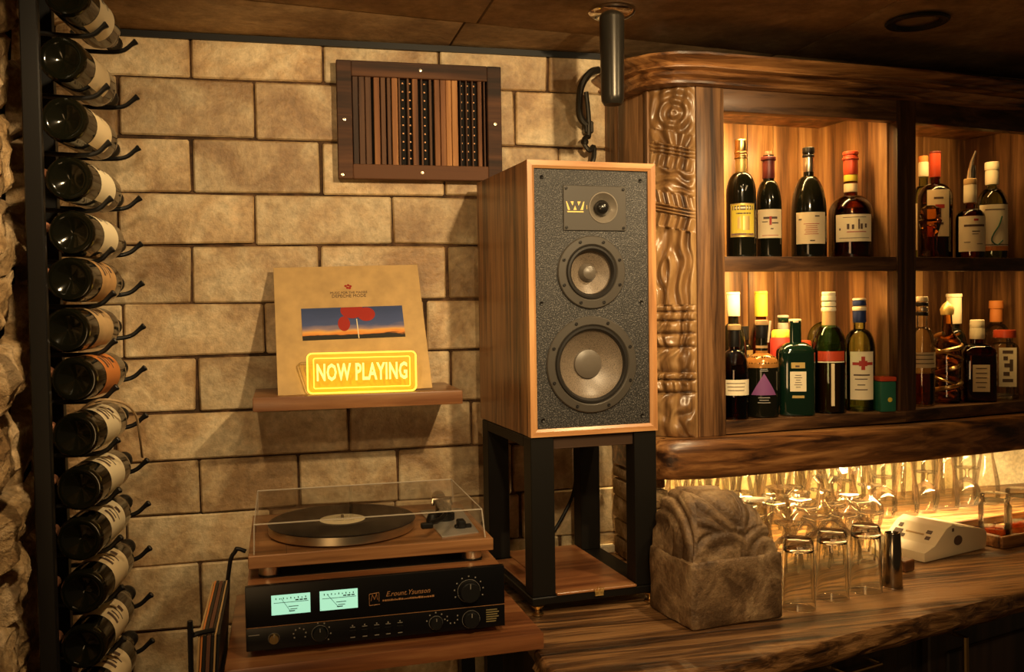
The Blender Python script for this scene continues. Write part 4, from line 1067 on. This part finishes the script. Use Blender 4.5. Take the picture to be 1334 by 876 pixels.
# jars in the tray
jx = [(.055, .045, 'lidded glass jar of amber liquid at left of the wooden tray'), (.150, .05, 'second lidded glass jar in the wooden tray'), (.25, .055, 'third lidded glass jar in the tray, at the right edge')]
for (x, y, lb) in jx:
    Mt = Matrix.Translation(tr_.location) @ Matrix.Rotation(R(12), 4, 'Z')
    p = Mt @ Vector((x*1.12-.01, y+.012, .0085))
    j = thing('glass_jar', lb, 'jar', p, 0, 'jars in the wooden tray'); j.scale = (1.12, 1.12, 1.28)
    MB().lathe([(.030, 0), (.034, .002), (.035, .006), (.035, .066), (.030, .072), (.029, .076)], n=28).build('glass', m_g_clear, j)
    MB().lathe([(.031, .003), (.032, .006), (.032, .022), (0, .0225)], n=24).build('contents', m_g_brown, j)
    MB().lathe([(.031, .0765), (.032, .078), (.032, .088), (.028, .090), (0, .090)], n=28).build('lid', m_g_clear, j)

# ------------------------------------------------------------------ bottles in the cabinet
def bprof(r, h, sh_, neck, nr, base=.004):
    # r radius, h height, sh_ height where shoulder starts, neck height start, nr neck radius
    P = [(r*.90, 0), (r*.98, base*.4), (r, base*1.5), (r, sh_)]
    for k in range(1, 8):
        f = k/8; P.append((nr + (r-nr)*(math.cos(f*math.pi/2)**1.15), sh_ + (neck-sh_)*(math.sin(f*math.pi/2)**(1.0))))
    P += [(nr, neck), (nr*.96, h)]
    return P
def rad_at(P, z_):
    for i in range(len(P)-1):
        if P[i][1] <= z_ <= P[i+1][1]:
            f = (z_-P[i][1])/max(1e-6, P[i+1][1]-P[i][1]); return P[i][0]+(P[i+1][0]-P[i][0])*f
    return P[-1][0]
def bottle(nm, label, loc, H, r, sh_, neck, nr, glass, caps, labels=(), sq=0, liquid=None, face_a=None, group='bottles in the lit cabinet'):
    """caps: list of (z0, z1, radius, material); labels: (z0, z1, half_angle_deg or half_width, material, prints)"""
    t_ = thing(nm, label, 'bottle', loc, face_a if face_a is not None else R(-12 - loc[0]*8), group)
    gt = min(H, max([c[0] for c in caps] or [H])+.004) if caps else H
    P = bprof(r, gt, sh_, neck, nr)
    MB().lathe(P, n=36, sq=sq).build('glass', glass, t_)
    if liquid:
        lv, lm_ = liquid; Q = [(max(.001, a-.003), z_+.003) for a, z_ in P if z_ < lv-.003]; Q += [(max(.001, rad_at(P, lv)-.003), lv), (0, lv)]
        MB().lathe(Q, n=30, sq=sq).build('liquid', lm_, t_)
    for (z0, z1, cr, cm) in caps:
        e = min(.0012, (z1-z0)*.2)
        prof_ = [(cr*.97, z0), (cr, z0+e), (cr, (z0+z1)/2), (cr*.98, z1-e), (cr*.9, z1), (0, z1)]
        MB().lathe(prof_, n=24).build('cap' if (z1 > H-.02) else 'neck_band', cm, t_)
    for (z0, z1, ha, lmat, prints) in labels:
        if sq:
            yy = -r-.0006 if sq < 20 else -r-.0006
            lb = MB().box(-ha, ha, yy-.0006, yy+.002, z0, z1).build('label', lmat, t_)
            def pt(x0, x1, a, b_): return ('b', x0*ha, x1*ha, a, b_)
        else:
            rl = r+.0005
            lb = MB().grid(lambda u, v: ((rl)*math.sin(R(ha)*(2*u-1)), -rl*math.cos(R(ha)*(2*u-1)), z0+(z1-z0)*v), 14, 1).build('label', lmat, t_)
        if prints:
            by = {}
            for (u0, u1, v0, v1, pm) in prints: by.setdefault(pm.name, (pm, []))[1].append((u0, u1, v0, v1))
            for pm, L_ in by.values():
                m = MB()
                for (u0, u1, v0, v1) in L_:
                    if sq: m.box((2*u0-1)*ha, (2*u1-1)*ha, -r-.0016, -r-.0010, z0+(z1-z0)*v0, z0+(z1-z0)*v1)
                    else:
                        rq = r+.0009
                        m.grid(lambda u, v: (rq*math.sin(R(ha)*(2*(u0+(u1-u0)*u)-1)), -rq*math.cos(R(ha)*(2*(u0+(u1-u0)*u)-1)), z0+(z1-z0)*(v0+(v1-v0)*v)), 8, 1)
                m.build('label_print', pm, lb, ang=0)
    return t_
def lines(n, mat=m_ink, v0=.2, v1=.8, u0=.15, u1=.85, th=.35):
    out = []
    for k in range(n):
        a = v0 + (v1-v0)*k/max(1, n-1); c_ = random.uniform(0, .12)
        out.append((u0+c_, u1-c_, a, a+(v1-v0)/max(1, n)*th, mat))
    return out
random.seed(3)
zu, zl = 1.6855, 1.3005
# upper left bay
b = bottle('liqueur_bottle', 'tall dark bottle with yellow label, leftmost on the upper shelf', (1.079, -.163, zu), .283, .0351, .155, .205, .0125, m_wine,
       [(.205, .238, .0135, m_goldp), (.238, .243, .0158, m_brass), (.243, .249, .0145, m_brass), (.249, .255, .0155, m_brass), (.255, .283, .0145, m_brass)],
       [(.048, .128, 52, m_goldp, [(.06, .94, .04, .96, m_yellow), (.10, .90, .80, .93, m_ink), (.15, .85, .84, .89, m_cream2), (.06, .94, .05, .11, m_purple), (.3, .42, .25, .6, m_goldp), (.5, .75, .2, .62, m_goldp), (.25, .8, .68, .72, m_ink)])])
text('crest', 'V', m_grey, b, T(.003, -.034, .158) @ RX90, .03, 1)
bottle('wine_bottle', 'dark bottle with burgundy neck foil and cream label beside yellow-label bottle', (1.168, -.135, zu), .262, .0312, .125, .19, .0135, m_wine,
       [(.195, .240, .0150, m_burg), (.240, .249, .0185, m_burg), (.249, .262, .0085, m_cork)],
       [(.048, .118, 62, m_cream, [(.46, .54, .45, .75, m_inkred), (.25, .75, .66, .74, m_ink), (.2, .4, .55, .58, m_ink), (.55, .8, .5, .54, m_ink), (.5, .6, .3, .34, m_ink), (.2, .8, .08, .10, m_inkred)])])
bottle('wine_bottle', 'dark sloping bottle with silver neck and square cream label, upper shelf middle', (1.284, -.125, zu), .276, .0432, .110, .205, .0125, m_wine,
       [(.215, .252, .0130, m_steel), (.252, .258, .0150, m_black), (.262, .276, .0150, m_black)],
       [(.034, .112, 52, m_cream, lines(6, m_inkred, .3, .62, .25, .75) + [(.1, .2, .75, .8, m_ink), (.6, .75, .85, .89, m_ink), (.45, .6, .08, .12, m_ink)])])
bottle('brandy_bottle', 'squat amber bottle with red wax top and cream label, right of upper bay', (1.411, -.113, zu), .271, .0547, .112, .160, .0165, m_g_brown,
       [(.168, .190, .0170, m_cream), (.195, .212, .0172, m_yellow), (.212, .250, .0180, m_redwax), (.250, .256, .0205, m_redwax), (.256, .262, .018, m_redwax), (.262, .271, .0195, m_redwax)],
       [(.040, .108, 50, m_cream2, [(.30, .36, .45, .65, m_ink), (.42, .48, .45, .62, m_ink), (.58, .62, .45, .82, m_ink), (.64, .70, .45, .65, m_ink), (.76, .82, .5, .65, m_ink), (.3, .8, .34, .37, m_inkred), (.2, .8, .88, .90, m_ink), (.1, .14, .42, .5, m_ink), (.1, .9, .12, .14, m_ink)])], liquid=(.125, m_g_brown))
# upper right bay
bottle('liqueur_bottle', 'cream-labelled bottle half hidden behind the cabinet divider', (1.745, .045, zu), .30, .027, .17, .21, .012, m_g_pale,
       [(.235, .275, .014, m_cream2), (.275, .292, .013, m_orange)], [(.03, .16, 70, m_cream2, None)])
bottle('whiskey_bottle', 'broad bottle with tall red neck foil and oval cream label', (1.722, -.033, zu), .291, .0440, .165, .205, .0125, m_g_brown,
       [(.222, .291, .0145, m_redwax), (.287, .2915, .0155, m_burg)], [(.060, .185, 38, m_cream, [(.3, .7, .8, .84, m_ink), (.35, .75, .6, .68, m_inkred), (.5, .6, .4, .6, m_ink), (.3, .7, .25, .3, m_ink)])], liquid=(.15, m_g_brown))
t_ = thing('glass_decanter', 'small amber moulded glass decanter in front of red-foil bottle', 'bottle', (1.648, -.109, zu), 0, 'bottles in the lit cabinet')
MB().lathe([(.020, 0), (.023, .004), (.017, .02), (.019, .06), (.026, .085), (.030, .098), (.022, .104), (.026, .115), (.023, .130), (.012, .137), (0, .138)], n=10).build('body', m_g_amber, t_, ang=8)
MB().lathe([(.012, .006), (.010, .06), (.016, .085), (0, .09)], n=8).build('core', m_g_amber, t_)
b = bottle('liqueur_bottle', 'cream-labelled bottle with steel pourer spout in the right bay', (1.800, -.073, zu), .215, .0375, .105, .135, .013, m_g_amber,
       [(.150, .198, .0165, m_cream2), (.198, .214, .0165, m_tan)], [(.018, .112, 60, m_cream2, [(.2, .9, .70, .76, m_ink), (.5, .65, .86, .92, m_inkred), (.45, .7, .55, .58, m_ink), (.45, .65, .48, .5, m_ink), (.6, .8, .2, .22, m_ink), (.2, .4, .25, .27, m_ink)])], liquid=(.12, m_g_amber))
MB().tube([(0, 0, .212), (.0, -.0, .235), (.004, -.004, .262), (.012, -.008, .287)], [.009, .006, .004, .0025], 8).build('pourer', m_steel, b)
MB().tube([(.006, 0, .212), (.009, .0, .25)], [.008, .004], 8).build('pourer_grip', m_black, b)
b = bottle('rum_bottle', 'white-capped bottle with pale label and green bird design', (1.905, -.031, zu), .267, .0402, .140, .195, .013, m_g_pale,
       [(.205, .245, .0175, m_cream2), (.245, .267, .0185, m_cream2)], [(.022, .148, 62, m_cream2, [(.0, 1, .0, .10, m_orange), (.0, 1, .12, .14, m_ink), (.2, .8, .88, .90, m_ink)])], liquid=(.15, m_g_pale))
m = MB(); m.tube(arc([(.016, -.0400, .115), (.008, -.0412, .09), (-.004, -.0412, .07), (-.010, -.0408, .05), (.004, -.0412, .038), (.018, -.038, .05)], 4), .0018, 6); m.build('bird_print', m_green, b)
# lower left bay
random.seed(9)
bottle('liqueur_bottle', 'amber bottle with dark cap and small cream label, front left lower bay', (1.043, -.193, zl), .225, .0332, .115, .165, .0125, m_g_brown,
       [(.172, .212, .0135, m_black), (.212, .225, .0155, m_tan)], [(.058, .095, 70, m_cream2, lines(3, m_ink, .3, .75, .2, .8, .3))], liquid=(.11, m_g_brown))
bottle('white_cap_bottle', 'dark bottle with tall white cap behind the amber one, lower bay left', (1.098, -.081, zl), .303, .0328, .15, .225, .0130, m_wine, [(.243, .297, .0165, m_cream2), (.297, .303, .017, m_cream2)], [])
b = bottle('decorated_bottle', 'dark bottle with gold leaf shoulder half hidden in lower left bay', (1.148, -.040, zl), .216, .024, .12, .17, .012, m_wine, [(.18, .216, .013, m_black)], [(.10, .155, 60, m_goldp, [(.1, .3, .2, .5, m_ink), (.5, .7, .5, .8, m_ink), (.6, .9, .1, .3, m_ink)])])
b = bottle('liqueur_bottle', 'amber-shouldered bottle with purple triangle label', (1.123, -.178, zl), .234, .0393, .125, .152, .0140, m_wine,
       [(.165, .176, .0140, m_tan), (.190, .222, .0142, m_black), (.222, .234, .0155, m_tan)], [])
MB().lathe([(.0396, .120), (.0400, .126), (.036, .140), (.025, .149), (.0145, .154), (.0142, .16)], n=30).build('shoulder', plain('amber_shoulder', (.50, .22, .05), .15, .3), b)
m = MB(); n = 10
m.grid(lambda u, v: (.0402*math.sin(R(46)*(2*u-1)*(1-v)), -.0402*math.cos(R(46)*(2*u-1)*(1-v)), .055+.052*v), 12, 8); m.build('triangle_label', m_purple, b)
m = MB()
for (a, z_) in ((14, .112), (12, .116), (20, .048), (16, .042), (22, .036)): m.grid(lambda u, v: (.0398*math.sin(R(a)*(2*u-1)), -.0398*math.cos(R(a)*(2*u-1)), z_+.002*v), 6, 1)
m.build('label_print', m_grey, b)
MB().tube([(.014, -.010, .180), (.019, -.012, .232)], .0025, 6).build('paper_strip', m_cream2, b)
bottle('yellow_cap_bottle', 'bottle with tall yellow cap at the back of lower left bay', (1.204, -.027, zl), .305, .031, .14, .225, .013, m_g_brown, [(.240, .298, .0165, m_yellow), (.298, .305, .0168, m_yellow)], [])
t_ = thing('round_tin', 'red-topped blue round tin behind the dark green bottle', 'tin', (1.226, -.088, zl))
MB().lathe([(.0255, 0), (.0255, .12)], n=28).build('body', m_bluetin, t_); MB().lathe([(.0268, .121), (.0268, .138)], n=28).build('pale_band', m_cream, t_)
MB().lathe([(.0268, .139), (.0268, .182), (.025, .186)], n=28).build('red_band', m_inkred, t_); MB().lathe([(.024, .187), (.024, .2), (.02, .206), (0, .206)], n=28).build('lid', m_yellow, t_)
bottle('small_bottle', 'small grey-green bottle with striped cap behind dark green bottle', (1.262, -.036, zl), .242, .0258, .15, .19, .0125, m_g_grey, [(.195, .222, .0135, m_grey), (.226, .236, .0145, m_dgreen), (.236, .242, .0145, m_grey)], [])
bottle('gin_bottle', 'large dark green squared bottle with small cream label', (1.220, -.166, zl), .234, .0438, .150, .178, .0140, m_dgreen,
       [(.182, .212, .0140, m_dgreen), (.212, .226, .0125, m_cream), (.226, .234, .0150, m_cream2)], [(.060, .108, .019, m_cream2, lines(6, m_ink, .2, .8, .25, .75, .3)), (.116, .130, .016, m_goldp, [(.3, .6, .2, .5, m_ink)]), (.044, .050, .014, m_goldp, None)], sq=5)
bottle('red_cap_bottle', 'small dark bottle with red cap peeking behind the green bottle', (1.322, -.041, zl), .175, .024, .10, .14, .011, m_wine, [(.155, .175, .0155, m_redwax)], [])
t_ = thing('round_flask', 'flat round pale glass flask standing at the back of lower left bay', 'bottle', (1.395, -.02, zl), R(-10), 'bottles in the lit cabinet')
MB().lathe([(0, -.018), (.030, -.016), (.044, -.010), (.049, 0), (.044, .010), (.030, .016), (0, .018)], n=32, M=T(0, 0, .175) @ YF).build('body', m_g_pale, t_)
MB().box(-.03, .03, -.014, .014, 0, .13, bev=.006).build('foot', m_g_pale, t_)
MB().lathe([(.009, 0), (.009, .035), (.011, .036), (.011, .045), (0, .046)], n=16, M=T(0, 0, .222)).build('neck', m_g_pale, t_)
b = bottle('vermouth_bottle', 'red-filled bottle with white cap and red label in lower left bay', (1.317, -.160, zl), .300, .0416, .155, .218, .0150, m_g_green,
       [(.212, .252, .0165, m_tan), (.252, .262, .0175, m_cream2), (.264, .276, .0170, m_cream2), (.278, .290, .0175, m_cream2), (.290, .300, .0165, m_cream2)], [(.130, .154, 48, m_redwax, [(.0, 1, -.16, -.04, m_cream2)])], liquid=(.150, plain('red_vermouth', (.20, .02, .010), .12, spec=.6)))
MB().box(-.002, .006, -.0422, -.041, .02, .124).build('painted_highlight', m_cream, b)  # glint on the bottle put in as a cream strip
b = bottle('gin_bottle', 'pale clear bottle with blue foil cap and star label', (1.410, -.150, zl), .283, .0375, .155, .205, .0140, m_g_pale,
       [(.222, .252, .0165, m_bluelid), (.252, .262, .0172, m_cream2), (.264, .278, .0165, m_bluelid), (.278, .283, .0165, m_cream2)], [(.030, .150, 46, m_cream2, [(.1, .95, .72, .78, m_inkred), (.45, .6, .62, .9, m_inkred), (.36, .69, .70, .81, m_inkred), (.15, .8, .5, .53, m_ink), (.2, .7, .42, .44, m_ink), (.3, .6, .3, .32, m_ink), (.2, .7, .2, .22, m_ink)])], liquid=(.14, m_g_pale))
t_ = thing('square_tin', 'small green tin with red lid beside the cabinet divider', 'tin', (1.456, -.186, zl), R(-8))
MB().box(-.020, .020, -.020, .020, 0, .075, bev=.003, seg=2).build('body', m_green, t_); MB().box(-.021, .021, -.021, .021, .0755, .087, bev=.003, seg=2).build('lid', m_redwax, t_)
MB().lathe([(.006, 0), (0, .0006)], n=12, M=T(.004, -.0202, .03) @ YF).build('emblem', m_yellow, t_)
# lower right bay
random.seed(13)
bottle('liqueur_bottle', 'clear bottle with striped dark cap and small gold-cream label, lower right bay', (1.624, -.108, zl), .285, .0315, .155, .205, .013, m_g_clear,
       [(.235, .245, .0160, m_black), (.247, .258, .0155, m_steel), (.260, .270, .0160, m_black), (.272, .285, .0150, m_cream2)], [(.100, .140, 75, m_cream, lines(3, m_ink, .25, .8, .12, .88, .3))], liquid=(.085, m_g_brown))
t_ = thing('ornate_decanter', 'ornate decanter wrapped in twisted gold metal, lower right bay', 'bottle', (1.732, -.068, zl), 0, 'bottles in the lit cabinet')
MB().lathe([(.030, 0), (.034, .005), (.030, .05), (.036, .12), (.034, .165), (.015, .19), (.012, .235)], n=28).build('glass', m_g_amber, t_)
MB().lathe([(.016, .2352), (.018, .25), (.012, .262), (0, .273)], n=20).build('stopper', m_goldp, t_)
m = MB(); m.tube([(.037*math.cos(a*.42)*(.75+.25*math.sin(a*.2)), .037*math.sin(a*.42), .010+a*.0033) for a in range(0, 54)], .0062, 8); m.build('gold_coil', m_brass, t_)
m = MB(); m.tube([(.037*math.cos(-a*.30+2), .037*math.sin(-a*.30+2), .008+a*.0036) for a in range(0, 50)], .0035, 8); m.build('gold_coil', m_brass, t_)
bottle('white_cap_bottle', 'dark bottle with tall white cap behind the ornate gold decanter', (1.828, .024, zl), .292, .0343, .13, .195, .015, m_wine, [(.208, .282, .0200, m_cream2), (.282, .292, .0215, m_cream2)], [])
bottle('rum_bottle', 'square-shouldered dark rum bottle with cream cap and cream label', (1.829, -.065, zl), .220, .0440, .128, .156, .0150, m_g_brown,
       [(.168, .198, .0190, m_cream2), (.198, .220, .0185, m_cream2)], [(.028, .100, .021, m_cream, lines(5, m_ink, .15, .85, .15, .85, .25))], sq=5, liquid=(.125, m_g_brown))
bottle('round_bottle', 'clear round-shouldered bottle with orange stopper at the back right', (1.981, .040, zl), .271, .0374, .16, .205, .015, m_g_clear, [(.21, .248, .0165, m_orange), (.248, .271, .0190, m_orange)], [])
bottle('small_bottle', 'short clear bottle with red lid and patterned label, far right', (1.935, -.045, zl), .190, .0318, .135, .155, .019, m_g_clear, [(.168, .190, .0290, m_redwax)],
       [(.035, .142, .022, m_cream2, [(.2, .8, .12, .2, m_ink), (.25, .6, .28, .38, m_ink), (.3, .7, .5, .6, m_ink), (.25, .5, .68, .78, m_ink), (.6, .8, .4, .7, m_ink), (.2, .8, .85, .93, m_ink)])], sq=6)
